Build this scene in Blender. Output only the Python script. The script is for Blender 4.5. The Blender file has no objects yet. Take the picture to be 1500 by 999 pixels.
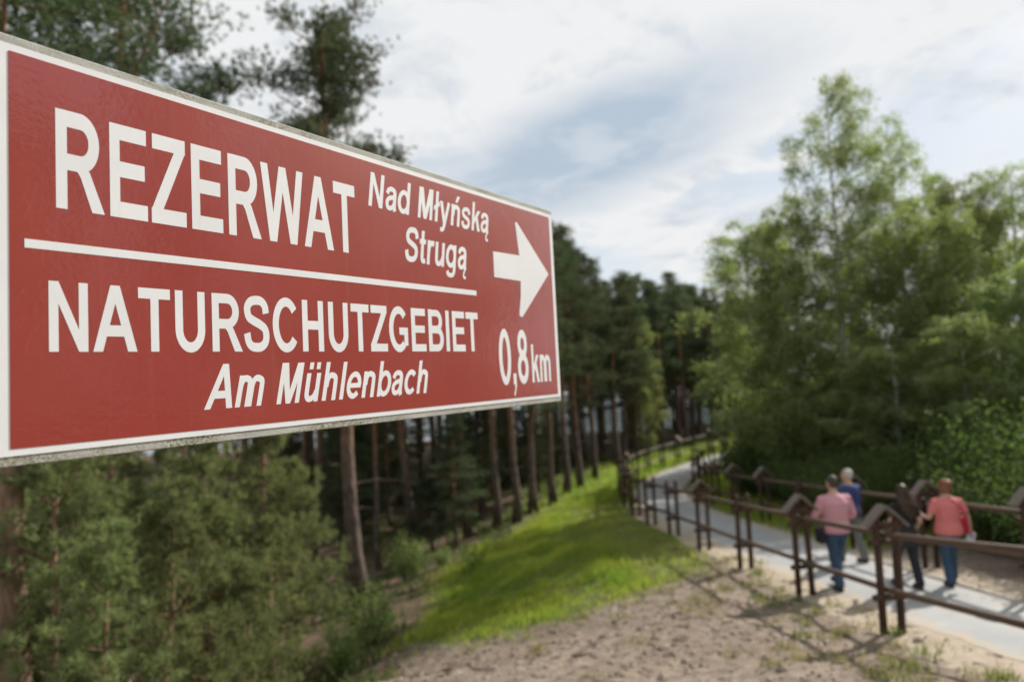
import bpy, math, random
import numpy as np
from mathutils import Matrix, Vector

# ------------------------------------------------------------------ camera
S = bpy.context.scene
COL = S.collection
CAM = np.array([0.0, 0.0, 6.0])
CM = np.array([[0.998755, 0.049887, 0.0], [0.002686, -0.053778, -0.998549], [-0.049814, 0.997306, -0.053845]])
F = 900.0
cam = bpy.data.cameras.new('camera')
cam.sensor_width = 36.0
cam.lens = 36.0 * F / 1500.0
cam.clip_start = 0.05
cam.clip_end = 3000
cam.dof.use_dof = True
cam.dof.focus_distance = 1.12
cam.dof.aperture_fstop = cam.lens / 9.6
cam_ob = bpy.data.objects.new('camera', cam)
COL.objects.link(cam_ob)
m4 = Matrix.Identity(4)
for i in range(3):
    for j in range(3):
        m4[i][j] = CM[i][j]
m4.translation = Vector(CAM)
cam_ob.matrix_world = m4
S.camera = cam_ob

# ------------------------------------------------------------------ light
SUN_AZ = math.atan2(0.80, 0.60)      # clockwise from +Y
SUN_EL = math.radians(35.5)
sun_dir = Vector((math.sin(SUN_AZ) * math.cos(SUN_EL), math.cos(SUN_AZ) * math.cos(SUN_EL), math.sin(SUN_EL)))
sl = bpy.data.lights.new('sun', 'SUN')
sl.energy = 5.0
sl.angle = math.radians(0.53)
sl.color = (1.0, 0.95, 0.87)
sun_ob = bpy.data.objects.new('sun', sl)
COL.objects.link(sun_ob)
sun_ob.location = (30, 25, 40)
sun_ob.rotation_euler = sun_dir.to_track_quat('Z', 'Y').to_euler()

S.view_settings.view_transform = 'Standard'
S.view_settings.look = 'None'
S.view_settings.gamma = 1
S.view_settings.exposure = 0.24
S.cycles.max_bounces = 10
S.cycles.diffuse_bounces = 6
S.cycles.transmission_bounces = 6
S.cycles.use_denoising = True


class N:
    """small helper around a node tree"""
    def __init__(self, nt):
        self.nt = nt
        nt.nodes.clear()

    def __call__(self, kind, ins=None, **props):
        n = self.nt.nodes.new(kind)
        for k, v in props.items():
            setattr(n, k, v)
        for k, v in (ins or {}).items():
            s = n.inputs[k]
            if hasattr(v, 'is_output') or isinstance(v, bpy.types.NodeSocket):
                self.nt.links.new(v, s)
            else:
                s.default_value = v
        return n

    def math(self, op, a, b=0.0, c=0.0, clamp=False):
        n = self('ShaderNodeMath', {0: a, 1: b, 2: c}, operation=op)
        n.use_clamp = clamp
        return n.outputs[0]

    def sstep(self, x, lo, hi):
        n = self('ShaderNodeMapRange', {'Value': x, 'From Min': lo, 'From Max': hi}, interpolation_type='SMOOTHSTEP')
        return n.outputs['Result']

    def mix(self, f, a, b, blend='MIX'):
        n = self('ShaderNodeMix', data_type='RGBA', blend_type=blend)
        for k, v in ((0, f), (6, a), (7, b)):
            if isinstance(v, bpy.types.NodeSocket):
                self.nt.links.new(v, n.inputs[k])
            else:
                n.inputs[k].default_value = v if k == 0 else (*v, 1.0)[:4]
        return n.outputs[2]

    def noise(self, vec, scale, detail=4, rough=0.55, dist=0.0):
        ins = {'Scale': scale, 'Detail': detail, 'Roughness': rough, 'Distortion': dist}
        if vec is not None:
            ins['Vector'] = vec
        return self('ShaderNodeTexNoise', ins).outputs['Fac']


# world: hazy sky with broken cloud
w = bpy.data.worlds.new('World')
S.world = w
w.use_nodes = True
n = N(w.node_tree)
sky = n('ShaderNodeTexSky', sky_type='NISHITA')
sky.sun_disc = False
sky.sun_elevation = SUN_EL
sky.sun_rotation = SUN_AZ
sky.air_density = 1.0
sky.dust_density = 1.5
tc = n('ShaderNodeTexCoord')
d = tc.outputs['Generated']
sep = n('ShaderNodeSeparateXYZ', {0: d})
zc = n.math('ADD', n.math('MAXIMUM', sep.outputs[2], 0.0), 0.16)
px_ = n.math('DIVIDE', sep.outputs[0], zc)
py_ = n.math('DIVIDE', sep.outputs[1], zc)
pv = n('ShaderNodeCombineXYZ', {0: px_, 1: py_, 2: 3.7}).outputs[0]
base_n = n.noise(pv, 0.85, 11, 0.60, 0.25)
fine_n = n.noise(pv, 3.4, 9, 0.62, 0.35)
az = n.math('ARCTAN2', sep.outputs[0], sep.outputs[1])
el = n.math('ARCSINE', sep.outputs[2])


def blob(az0, el0, ra, re, tilt):
    da = n.math('SUBTRACT', az, az0)
    de = n.math('SUBTRACT', el, el0)
    ca, sa = math.cos(tilt), math.sin(tilt)
    a = n.math('DIVIDE', n.math('ADD', n.math('MULTIPLY', da, ca), n.math('MULTIPLY', de, sa)), ra)
    b = n.math('DIVIDE', n.math('SUBTRACT', n.math('MULTIPLY', de, ca), n.math('MULTIPLY', da, sa)), re)
    r = n.math('SQRT', n.math('ADD', n.math('MULTIPLY', a, a), n.math('MULTIPLY', b, b)))
    r = n.math('ADD', r, n.math('MULTIPLY', n.math('SUBTRACT', base_n, 0.5), 1.5))
    r = n.math('ADD', r, n.math('MULTIPLY', n.math('SUBTRACT', fine_n, 0.5), 0.7))
    return r


main_r = blob(0.12, 0.39, 0.42, 0.18, 0.22)
main_body = n.math('SUBTRACT', 1.0, n.sstep(main_r, 0.88, 1.02))
core_r = blob(0.12, 0.345, 0.36, 0.095, 0.26)
core = n.math('SUBTRACT', 1.0, n.sstep(core_r, 0.45, 1.25))
cov = n.math('MAXIMUM', n.sstep(base_n, 0.40, 0.535), main_body)
shade = n.math('MAXIMUM', n.math('MULTIPLY', n.sstep(fine_n, 0.44, 0.66), 0.58), n.math('MULTIPLY', core, n.math('MULTIPLY_ADD', n.sstep(fine_n, 0.38, 0.62), 0.42, 0.64)))
cloud = n.mix(shade, (8.9, 9.0, 9.1), (4.9, 5.85, 6.95))
haze = n.mix(0.60, sky.outputs[0], (6.6, 7.7, 8.8))
# haze gets thicker towards the horizon
hz = n.mix(n.sstep(sep.outputs[2], 0.42, 0.0), haze, (8.3, 8.8, 9.2))
skyc = n.mix(cov, hz, cloud)
bg = n('ShaderNodeBackground', {'Color': skyc, 'Strength': 0.083})
out = n('ShaderNodeOutputWorld', {'Surface': bg.outputs[0]})


# ------------------------------------------------------------------ helpers
rng = np.random.default_rng(7)
random.seed(7)


def ray(px, py):
    c = np.array([(px - 750) / F, -(py - 499.5) / F, -1.0])
    return CM @ c


def horizon_y(px):
    # row where the ray is level
    x = (px - 750) / F
    return 499.5 + F * -(CM[2, 0] * x - CM[2, 2]) / CM[2, 1] * -1.0 * -1.0


def at_depth(px, depth):
    lo, hi = 200.0, 900.0
    for _ in range(40):
        mid = (lo + hi) / 2
        if ray(px, mid)[2] > 0:
            lo = mid
        else:
            hi = mid
    r = ray(px, lo)
    t = depth / r[1]
    return CAM[0] + r[0] * t, depth


class Geo:
    def __init__(self):
        self.v, self.f, self.n = [], [], 0

    def add(self, v, f):
        v = np.asarray(v, float).reshape(-1, 3)
        f = np.asarray(f, int).reshape(-1, 3)
        self.v.append(v)
        self.f.append(f + self.n)
        self.n += len(v)

    def tube(self, pts, rad, sides=6, cap=True):
        pts = np.asarray(pts, float)
        k = len(pts)
        rad = np.broadcast_to(np.asarray(rad, float).reshape(-1, 1) if np.ndim(rad) else np.full((k, 1), rad), (k, 1))
        t = np.gradient(pts, axis=0)
        t /= np.linalg.norm(t, axis=1, keepdims=True) + 1e-12
        ref = np.array([0, 0, 1.0]) if abs(t[0][2]) < 0.9 else np.array([1.0, 0, 0])
        a = np.cross(t, ref)
        a /= np.linalg.norm(a, axis=1, keepdims=True) + 1e-12
        b = np.cross(t, a)
        th = np.arange(sides) / sides * 2 * np.pi
        ring = pts[:, None] + rad[:, None] * (a[:, None] * np.cos(th)[None, :, None] + b[:, None] * np.sin(th)[None, :, None])
        f = []
        for i in range(k - 1):
            for j in range(sides):
                p, q = i * sides + j, i * sides + (j + 1) % sides
                f += [(p, q, q + sides), (p, q + sides, p + sides)]
        v = ring.reshape(-1, 3)
        if cap:
            v = np.vstack([v, pts[0], pts[-1]])
            c0, c1 = k * sides, k * sides + 1
            for j in range(sides):
                f += [(c0, (j + 1) % sides, j), (c1, (k - 1) * sides + j, (k - 1) * sides + (j + 1) % sides)]
        self.add(v, f)

    def rings(self, rr, sides=16):
        """loft of horizontal ellipses (cx, cy, z, rx, ry)"""
        th = np.arange(sides) / sides * 2 * np.pi
        v = np.vstack([np.stack([c[0] + c[3] * np.cos(th), c[1] + c[4] * np.sin(th), np.full(sides, c[2])], 1) for c in rr])
        k = len(rr)
        f = []
        for i in range(k - 1):
            for j in range(sides):
                p, q = i * sides + j, i * sides + (j + 1) % sides
                f += [(p, q, q + sides), (p, q + sides, p + sides)]
        v = np.vstack([v, [rr[0][:3]], [rr[-1][:3]]])
        for j in range(sides):
            f += [(k * sides, (j + 1) % sides, j), (k * sides + 1, (k - 1) * sides + j, (k - 1) * sides + (j + 1) % sides)]
        self.add(v, f)

    def ellipsoid(self, c, r, seg=14, rot=None):
        rr = []
        vs = []
        for i in range(1, seg // 2 + 1):
            ph = math.pi * i / (seg // 2 + 1)
            for j in range(seg):
                th = 2 * math.pi * j / seg
                vs.append((math.sin(ph) * math.cos(th), math.sin(ph) * math.sin(th), -math.cos(ph)))
        vs += [(0, 0, -1), (0, 0, 1)]
        f = []
        k = seg // 2
        for i in range(k - 1):
            for j in range(seg):
                p, q = i * seg + j, i * seg + (j + 1) % seg
                f += [(p, q, q + seg), (p, q + seg, p + seg)]
        for j in range(seg):
            f += [(k * seg, (j + 1) % seg, j), (k * seg + 1, (k - 1) * seg + j, (k - 1) * seg + (j + 1) % seg)]
        v = np.array(vs) * np.array(r)
        if rot is not None:
            v = v @ np.array(rot.to_3x3()).T
        self.add(v + np.array(c), f)

    def box(self, lo, hi):
        x0, y0, z0 = lo
        x1, y1, z1 = hi
        v = [(x0, y0, z0), (x1, y0, z0), (x1, y1, z0), (x0, y1, z0), (x0, y0, z1), (x1, y0, z1), (x1, y1, z1), (x0, y1, z1)]
        q = [(0, 3, 2, 1), (4, 5, 6, 7), (0, 1, 5, 4), (1, 2, 6, 5), (2, 3, 7, 6), (3, 0, 4, 7)]
        f = []
        for a, b, c, e in q:
            f += [(a, b, c), (a, c, e)]
        self.add(v, f)

    def mesh(self, name, mat, smooth=False):
        v = np.vstack(self.v)
        f = np.vstack(self.f)
        return raw_mesh(name, v, f, mat, smooth)


def raw_mesh(name, v, f, mat, smooth=False):
    me = bpy.data.meshes.new(name)
    me.vertices.add(len(v))
    me.vertices.foreach_set('co', np.ascontiguousarray(v, dtype=np.float32).ravel())
    k = f.shape[1]
    me.loops.add(len(f) * k)
    me.polygons.add(len(f))
    me.polygons.foreach_set('loop_start', np.arange(0, len(f) * k, k, dtype=np.int32))
    me.loops.foreach_set('vertex_index', np.ascontiguousarray(f, dtype=np.int32).ravel())
    me.polygons.foreach_set('use_smooth', np.full(len(f), smooth, dtype=bool))
    me.update(calc_edges=True)
    me.validate()
    if mat is not None:
        me.materials.append(mat)
    return me


def obj(name, me, parent=None, loc=(0, 0, 0), rot=(0, 0, 0), scale=(1, 1, 1)):
    o = bpy.data.objects.new(name, me)
    COL.objects.link(o)
    o.location, o.rotation_euler, o.scale = loc, rot, scale
    if parent is not None:
        o.parent = parent
    return o


def tag(o, label, cat, group=None, kind=None):
    o['label'] = label
    o['category'] = cat
    if group:
        o['group'] = group
    if kind:
        o['kind'] = kind
    return o


def thing(name, label, cat, loc=(0, 0, 0), rotz=0.0, scale=1.0, group=None):
    o = obj(name, None, None, loc, (0, 0, rotz), (scale,) * 3 if np.isscalar(scale) else scale)
    o.empty_display_size = 0.2
    return tag(o, label, cat, group)


def structure(o, kind='structure', label=None):
    o['kind'] = kind
    if label:
        o['label'] = label
    return o


# ------------------------------------------------------------------ materials
def new_mat(name):
    m = bpy.data.materials.new(name)
    m.use_nodes = True
    return m, N(m.node_tree)


def surface(name, c1, c2, scale=5.0, rough=0.85, bump=0.0, bscale=20.0, detail=6, c3=None, spec=0.3, coord='Object', stretch=None, bdist=0.02):
    m, n = new_mat(name)
    tc = n('ShaderNodeTexCoord').outputs[coord]
    if stretch:
        tc = n('ShaderNodeMapping', {'Vector': tc, 'Scale': stretch}).outputs[0]
    f = n.sstep(n.noise(tc, scale, detail, 0.6), 0.32, 0.68)
    c = n.mix(f, c1, c2)
    if c3 is not None:
        f3 = n.sstep(n.noise(tc, scale * 4.3, 5, 0.65), 0.52, 0.72)
        c = n.mix(f3, c, c3)
    ins = {'Base Color': c, 'Roughness': rough, 'Specular IOR Level': spec}
    b = n('ShaderNodeBsdfPrincipled', ins)
    if bump:
        bn = n('ShaderNodeBump', {'Height': n.noise(tc, bscale, 6, 0.65), 'Strength': bump, 'Distance': bdist})
        n.nt.links.new(bn.outputs[0], b.inputs['Normal'])
    n('ShaderNodeOutputMaterial', {'Surface': b.outputs[0]})
    return m


def foliage(name, c1, c2, c3, trans=0.4, gloss=0.5, nscale=1.4):
    m, n = new_mat(name)
    tc = n('ShaderNodeTexCoord').outputs['Object']
    info = n('ShaderNodeObjectInfo')
    f = n.sstep(n.noise(tc, nscale, 3, 0.6), 0.35, 0.65)
    c = n.mix(f, c1, c2)
    f2 = n.sstep(n.noise(tc, nscale * 9, 2, 0.6), 0.5, 0.7)
    c = n.mix(n.math('MULTIPLY', f2, 0.7), c, c3)
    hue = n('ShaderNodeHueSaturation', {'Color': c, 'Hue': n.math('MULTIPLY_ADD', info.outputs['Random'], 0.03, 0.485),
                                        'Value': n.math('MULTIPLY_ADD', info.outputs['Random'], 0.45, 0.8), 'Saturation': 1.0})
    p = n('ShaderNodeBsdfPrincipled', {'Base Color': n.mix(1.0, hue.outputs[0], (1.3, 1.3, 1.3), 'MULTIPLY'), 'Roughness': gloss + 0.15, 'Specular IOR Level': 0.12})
    t = n('ShaderNodeBsdfTranslucent', {'Color': n.mix(1.0, hue.outputs[0], (1.8, 1.9, 1.3), 'MULTIPLY')})
    mx = n('ShaderNodeMixShader', {0: trans, 1: p.outputs[0], 2: t.outputs[0]})
    n('ShaderNodeOutputMaterial', {'Surface': mx.outputs[0]})
    return m


M = {}
M['needles'] = foliage('pine_needles', (0.055, 0.078, 0.045), (0.080, 0.102, 0.056), (0.12, 0.118, 0.062), 0.26)
M['needles_young'] = foliage('young_pine_needles', (0.115, 0.138, 0.065), (0.15, 0.168, 0.08), (0.22, 0.20, 0.10), 0.45)
M['birch_leaf'] = foliage('birch_leaves', (0.135, 0.165, 0.065), (0.18, 0.21, 0.08), (0.24, 0.245, 0.10), 0.56, 0.45, 0.9)
M['shrub_leaf'] = foliage('shrub_leaves', (0.115, 0.155, 0.055), (0.155, 0.195, 0.07), (0.20, 0.225, 0.09), 0.45, 0.5, 2.0)
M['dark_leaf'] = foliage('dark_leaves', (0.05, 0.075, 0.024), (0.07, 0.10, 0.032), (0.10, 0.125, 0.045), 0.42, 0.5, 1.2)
M['grass'] = foliage('grass_blades', (0.15, 0.225, 0.035), (0.24, 0.275, 0.05), (0.31, 0.28, 0.085), 0.48, 0.5, 0.55)
M['weed'] = foliage('weed_blades', (0.10, 0.135, 0.04), (0.15, 0.165, 0.06), (0.20, 0.185, 0.09), 0.36, 0.5, 0.8)
M['dry_grass'] = foliage('dry_grass_blades', (0.24, 0.21, 0.10), (0.20, 0.21, 0.08), (0.16, 0.19, 0.06), 0.35, 0.6, 0.6)


def pine_bark():
    m, n = new_mat('pine_bark')
    tc = n('ShaderNodeTexCoord').outputs['Object']
    st = n('ShaderNodeMapping', {'Vector': tc, 'Scale': (9, 9, 2.2)}).outputs[0]
    z = n('ShaderNodeSeparateXYZ', {0: tc}).outputs[2]
    nz = n.noise(st, 1.6, 7, 0.65)
    low = n.mix(n.sstep(nz, 0.35, 0.65), (0.045, 0.032, 0.025), (0.17, 0.125, 0.095))
    up = n.mix(n.sstep(nz, 0.35, 0.65), (0.19, 0.085, 0.04), (0.34, 0.17, 0.085))
    f = n.sstep(n.math('ADD', z, n.math('MULTIPLY', nz, 4.0)), 4.5, 9.5)
    b = n('ShaderNodeBsdfPrincipled', {'Base Color': n.mix(f, low, up), 'Roughness': 0.9})
    bn = n('ShaderNodeBump', {'Height': nz, 'Strength': 0.9, 'Distance': 0.04})
    n.nt.links.new(bn.outputs[0], b.inputs['Normal'])
    n('ShaderNodeOutputMaterial', {'Surface': b.outputs[0]})
    return m


def birch_bark():
    m, n = new_mat('birch_bark')
    tc = n('ShaderNodeTexCoord').outputs['Object']
    st = n('ShaderNodeMapping', {'Vector': tc, 'Scale': (4, 4, 11)}).outputs[0]
    f = n.sstep(n.noise(st, 1.3, 5, 0.6), 0.54, 0.62)
    z = n('ShaderNodeSeparateXYZ', {0: tc}).outputs[2]
    c = n.mix(f, (0.55, 0.52, 0.47), (0.05, 0.045, 0.04))
    low = n.sstep(n.math('ADD', z, n.math('MULTIPLY', n.noise(tc, 3, 4), 2.0)), 3.6, 1.2)
    c = n.mix(n.math('MULTIPLY', low, 0.85), c, (0.07, 0.06, 0.05))
    b = n('ShaderNodeBsdfPrincipled', {'Base Color': c, 'Roughness': 0.8})
    n('ShaderNodeOutputMaterial', {'Surface': b.outputs[0]})
    return m


M['pine_bark'] = pine_bark()
M['young_bark'] = surface('young_pine_bark', (0.16, 0.10, 0.06), (0.30, 0.20, 0.13), 6, 0.9, 0.6, 14, stretch=(4, 4, 1))
M['birch_bark'] = birch_bark()
M['twig'] = surface('shrub_twigs', (0.10, 0.07, 0.05), (0.18, 0.13, 0.09), 8)
M['dead_wood'] = surface('dead_wood', (0.30, 0.25, 0.20), (0.45, 0.40, 0.34), 8)
M['fence_wood'] = surface('brown_stained_wood', (0.042, 0.022, 0.014), (0.085, 0.044, 0.028), 3.0, 0.7, 0.5, 18, c3=(0.12, 0.08, 0.058), stretch=(5, 5, 0.8))
M['rail_wood'] = surface('weathered_rail_wood', (0.085, 0.052, 0.036), (0.15, 0.10, 0.07), 2.5, 0.6, 0.5, 16, c3=(0.20, 0.15, 0.11), stretch=(6, 6, 0.6))
M['roof_wood'] = surface('grey_roof_boards', (0.13, 0.10, 0.08), (0.22, 0.18, 0.15), 3.0, 0.7, 0.5, 18, stretch=(1, 8, 5))


def path_mat():
    m, n = new_mat('pale_grey_path')
    tc = n('ShaderNodeTexCoord').outputs['Object']
    at = n('ShaderNodeAttribute', attribute_name='edge')
    e = n('ShaderNodeSeparateColor', {0: at.outputs['Color']}).outputs[0]
    big = n.noise(tc, 0.7, 6, 0.62)
    mid = n.noise(tc, 5.0, 6, 0.65)
    grit = n.noise(tc, 110.0, 3, 0.7)
    c = n.mix(n.sstep(big, 0.36, 0.66), (0.33, 0.335, 0.335), (0.42, 0.415, 0.40))
    c = n.mix(n.math('MULTIPLY', n.sstep(mid, 0.54, 0.68), 0.5), c, (0.29, 0.285, 0.275))
    c = n.mix(n.math('MULTIPLY', n.sstep(grit, 0.5, 0.66), 0.45), c, (0.24, 0.235, 0.225))
    sandf = n.sstep(n.math('ADD', e, n.math('MULTIPLY', n.math('SUBTRACT', mid, 0.5), 1.6)), 0.66, 1.05)
    c = n.mix(sandf, c, (0.42, 0.35, 0.265))
    drift = n.sstep(n.noise(n('ShaderNodeMapping', {'Vector': tc, 'Scale': (1.6, 0.5, 1)}).outputs[0], 1.3, 6, 0.6), 0.56, 0.72)
    c = n.mix(n.math('MULTIPLY', drift, 0.55), c, (0.42, 0.36, 0.285))
    b = n('ShaderNodeBsdfPrincipled', {'Base Color': c, 'Roughness': 0.88, 'Specular IOR Level': 0.2})
    bn = n('ShaderNodeBump', {'Height': n.math('ADD', grit, n.math('MULTIPLY', mid, 1.5)), 'Strength': 0.4, 'Distance': 0.006})
    n.nt.links.new(bn.outputs[0], b.inputs['Normal'])
    n('ShaderNodeOutputMaterial', {'Surface': b.outputs[0]})
    return m


M['path'] = path_mat()
M['clod'] = surface('dry_soil_clods', (0.18, 0.14, 0.108), (0.32, 0.26, 0.205), 2.0, 0.95, 0.5, 25)
M['water'] = None
m, n = new_mat('lake_water')
tcw = n('ShaderNodeTexCoord').outputs['Object']
bw = n('ShaderNodeBump', {'Height': n.noise(tcw, 1.2, 4), 'Strength': 0.25, 'Distance': 0.05})
bwp = n('ShaderNodeBsdfPrincipled', {'Base Color': (0.05, 0.07, 0.08, 1), 'Roughness': 0.08, 'Normal': bw.outputs[0]})
n('ShaderNodeOutputMaterial', {'Surface': bwp.outputs[0]})
M['water'] = m


def terrain_mat():
    m, n = new_mat('ground_soil_sand_grass_litter')
    tc = n('ShaderNodeTexCoord').outputs['Object']
    at = n('ShaderNodeAttribute', attribute_name='cover')
    sp = n('ShaderNodeSeparateColor', {0: at.outputs['Color']})
    big = n.noise(tc, 0.9, 6, 0.6)
    mid = n.noise(tc, 6.0, 6, 0.65)
    fin = n.noise(tc, 38.0, 5, 0.7)
    soil = n.mix(n.sstep(mid, 0.35, 0.66), (0.165, 0.125, 0.098), (0.31, 0.248, 0.195))
    soil = n.mix(n.sstep(fin, 0.5, 0.72), soil, (0.38, 0.315, 0.25))
    soil = n.mix(n.math('MULTIPLY', n.sstep(big, 0.42, 0.62), 0.35), soil, (0.15, 0.112, 0.085))
    soil = n.mix(n.math('MULTIPLY', n.sstep(n.noise(tc, 2.4, 5, 0.6), 0.55, 0.7), 0.6), soil, (0.30, 0.245, 0.19))
    sand = n.mix(n.sstep(mid, 0.35, 0.68), (0.40, 0.33, 0.25), (0.48, 0.405, 0.315))
    sand = n.mix(n.math('MULTIPLY', n.sstep(fin, 0.55, 0.75), 0.6), sand, (0.36, 0.285, 0.20))
    turf = n.mix(n.sstep(mid, 0.35, 0.65), (0.085, 0.115, 0.028), (0.18, 0.16, 0.075))
    litter = n.mix(n.sstep(mid, 0.36, 0.66), (0.085, 0.058, 0.038), (0.19, 0.135, 0.09))
    litter = n.mix(n.math('MULTIPLY', n.sstep(big, 0.48, 0.64), 0.7), litter, (0.075, 0.095, 0.032))
    litter = n.mix(n.sstep(fin, 0.56, 0.74), litter, (0.27, 0.20, 0.14))

    def edge(s):
        return n.sstep(n.math('ADD', s, n.math('MULTIPLY', n.math('SUBTRACT', mid, 0.5), 0.9)), 0.32, 0.62)
    c = n.mix(edge(sp.outputs[1]), soil, sand)
    c = n.mix(edge(sp.outputs[2]), c, litter)
    c = n.mix(edge(sp.outputs[0]), c, turf)
    b = n('ShaderNodeBsdfPrincipled', {'Base Color': c, 'Roughness': 0.95, 'Specular IOR Level': 0.15})
    h = n.math('ADD', n.math('MULTIPLY', mid, 1.0), n.math('MULTIPLY', fin, 0.5))
    bn = n('ShaderNodeBump', {'Height': h, 'Strength': 0.7, 'Distance': 0.05})
    n.nt.links.new(bn.outputs[0], b.inputs['Normal'])
    n('ShaderNodeOutputMaterial', {'Surface': b.outputs[0]})
    return m


M['terrain'] = terrain_mat()

# ------------------------------------------------------------------ terrain
PY = np.array([-60, -10, 0, 3, 6, 7.75, 9.9, 12, 14, 16, 18, 20.3, 27, 34, 45, 900.0])
PZ = np.array([-1.2, -1.2, -1.75, -2.5, -3.1, -3.43, -3.70, -3.92, -4.14, -4.36, -4.58, -4.80, -5.35, -5.58, -5.6, -5.6]) + 6.0
ctrl = np.array([(6.15, -2), (6.15, 2), (6.12, 5), (6.08, 7.75), (5.98, 10), (5.74, 13), (5.47, 17), (5.34, 20), (5.55, 23.5), (6.35, 27.8), (8.5, 32.2), (12.4, 37), (17.6, 42), (25, 48.5), (35, 57), (46, 67), (58, 78)], float)


def catmull(P, k=12):
    P = np.asarray(P, float)
    Q = np.vstack([2 * P[0] - P[1], P, 2 * P[-1] - P[-2]])
    res = []
    for i in range(1, len(Q) - 2):
        for t in np.arange(k) / k:
            res.append(0.5 * (2 * Q[i] + (Q[i + 1] - Q[i - 1]) * t + (2 * Q[i - 1] - 5 * Q[i] + 4 * Q[i + 1] - Q[i + 2]) * t * t + (3 * Q[i] - Q[i - 1] - 3 * Q[i + 1] + Q[i + 2]) * t ** 3))
    res.append(Q[-2])
    return np.array(res)


CL = catmull(ctrl, 14)


def prof(y):
    # smoothed profile
    y = np.asarray(y, float)
    return sum(np.interp(y + o, PY, PZ) for o in (-1.2, -0.6, 0, 0.6, 1.2)) / 5.0


def path_dist(x, y):
    x = np.asarray(x, float).ravel()
    y = np.asarray(y, float).ravel()
    best = np.full(x.shape, 1e9)
    for i in range(0, len(x), 20000):
        dx = x[i:i + 20000, None] - CL[None, :, 0]
        dy = y[i:i + 20000, None] - CL[None, :, 1]
        best[i:i + 20000] = np.sqrt((dx * dx + dy * dy).min(1))
    return best


def ss(x, a, b):
    t = np.clip((np.asarray(x, float) - a) / (b - a), 0, 1)
    return t * t * (3 - 2 * t)


WAVES = [(rng.uniform(0, 6.28), rng.uniform(0, 6.28), rng.normal(), rng.normal()) for _ in range(40)]


def lumps(x, y):
    z = np.zeros_like(x)
    for i, (p, q, a, b) in enumerate(WAVES):
        k = 0.5 * 1.12 ** i
        z += np.sin(k * (a * x + b * y) + p) / (1 + 0.35 * k)
    return z / 6.0


def ground_z(x, y):
    x = np.asarray(x, float)
    y = np.asarray(y, float)
    shp = x.shape
    x, y = x.ravel(), y.ravel()
    z = prof(y)
    z = z - 0.85 * ss(-x, -3.2, 2.8) * ss(y, 6.5, 10) * (1 - ss(y, 24, 36))
    z = z - 0.9 * ss(-x, 1.0, 6.0) * ss(y, 3, 7) * (1 - ss(y, 16, 30))
    pd = path_dist(x, y)
    # lake basin beyond the forest
    z = z - 2.2 * ss(y, 55, 68) * ss(pd, 8, 22)
    off = ss(pd, 1.2, 2.4)
    z = z + 0.085 * lumps(x, y) * off
    z = z - 0.012 * (1 - ss(pd, 0.80, 1.0))
    return z.reshape(shp)


def gz(x, y):
    return float(ground_z(np.array([x]), np.array([y]))[0])


def cast(px, py):
    r = ray(px, py)
    t = np.arange(3, 160, 0.05)
    P = CAM + r * t[:, None]
    g = ground_z(P[:, 0], P[:, 1])
    k = np.argmax(P[:, 2] < g)
    if k == 0:
        k = len(t) - 1
    return P[k, 0], P[k, 1]


def pip(x, y, poly):
    ins = np.zeros(x.shape, bool)
    k = len(poly)
    for i in range(k):
        x0, y0 = poly[i]
        x1, y1 = poly[(i + 1) % k]
        c = ((y0 > y) != (y1 > y)) & (x < (x1 - x0) * (y - y0) / (y1 - y0 + 1e-12) + x0)
        ins ^= c
    return ins


GRASS_PX = [(893, 712), (840, 738), (770, 772), (700, 805), (655, 830), (640, 880), (590, 945), (680, 940), (760, 920), (850, 897), (930, 868), (1000, 848), (1035, 826), (1000, 795), (955, 772), (925, 752)]
GRASS = np.array([cast(*p) for p in GRASS_PX])


def soft(x, y, poly, r=0.45, k=10):
    g = np.random.default_rng(3)
    acc = np.zeros(x.shape)
    for i in range(k):
        a = 2 * np.pi * i / k
        q = r * (0.4 + 0.6 * (i % 3) / 2)
        acc += pip(x + q * np.cos(a), y + q * np.sin(a), poly)
    return acc / k


def edge_x(y):
    return np.interp(y, [5, 9, 12, 16, 20, 25, 30, 34, 40, 50, 70], [-2.6, -2.4, -2.3, -1.6, -0.9, 0.6, 2.4, 4.2, 11.0, 22, 42])


xs = np.concatenate([-16 - 1.0 * 1.16 ** np.arange(36)[::-1] + 1.0, np.arange(-15.8, 20.01, 0.18), 20 + 0.5 * 1.16 ** np.arange(38)])
ys = np.concatenate([-0.5 - 1.0 * 1.3 ** np.arange(20)[::-1], np.arange(-0.4, 30.01, 0.18), 30 + 0.4 * 1.11 ** np.arange(62)])
GX, GY = np.meshgrid(xs, ys)
GZ = ground_z(GX, GY)
nx, ny = len(xs), len(ys)
idx = np.arange(nx * ny).reshape(ny, nx)
quads = np.stack([idx[:-1, :-1], idx[:-1, 1:], idx[1:, 1:], idx[1:, :-1]], -1).reshape(-1, 4)
tv = np.stack([GX.ravel(), GY.ravel(), GZ.ravel()], 1)
me = raw_mesh('ground', tv, quads, M['terrain'], True)
gx, gy = GX.ravel(), GY.ravel()
pd = path_dist(gx, gy)
g_mask = soft(gx, gy, GRASS)
s_mask = (1 - ss(pd, 1.25, 2.2)) * ss(-gy, -24, -16)
s_mask = np.maximum(s_mask, (1 - ss(pd, 1.2, 2.6)) * ss(gx, 3.6, 4.6) * (gy < 13) * 0.95)
far_g = ss(gy, 20, 24) * (1 - ss(pd, 5, 8)) * 1.0
right_g = ((gx > np.interp(gy, ctrl[:, 1], ctrl[:, 0]) + 1.3)).astype(float) * ss(gy, 14, 20) * (1 - ss(gx, 12, 18))
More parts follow.
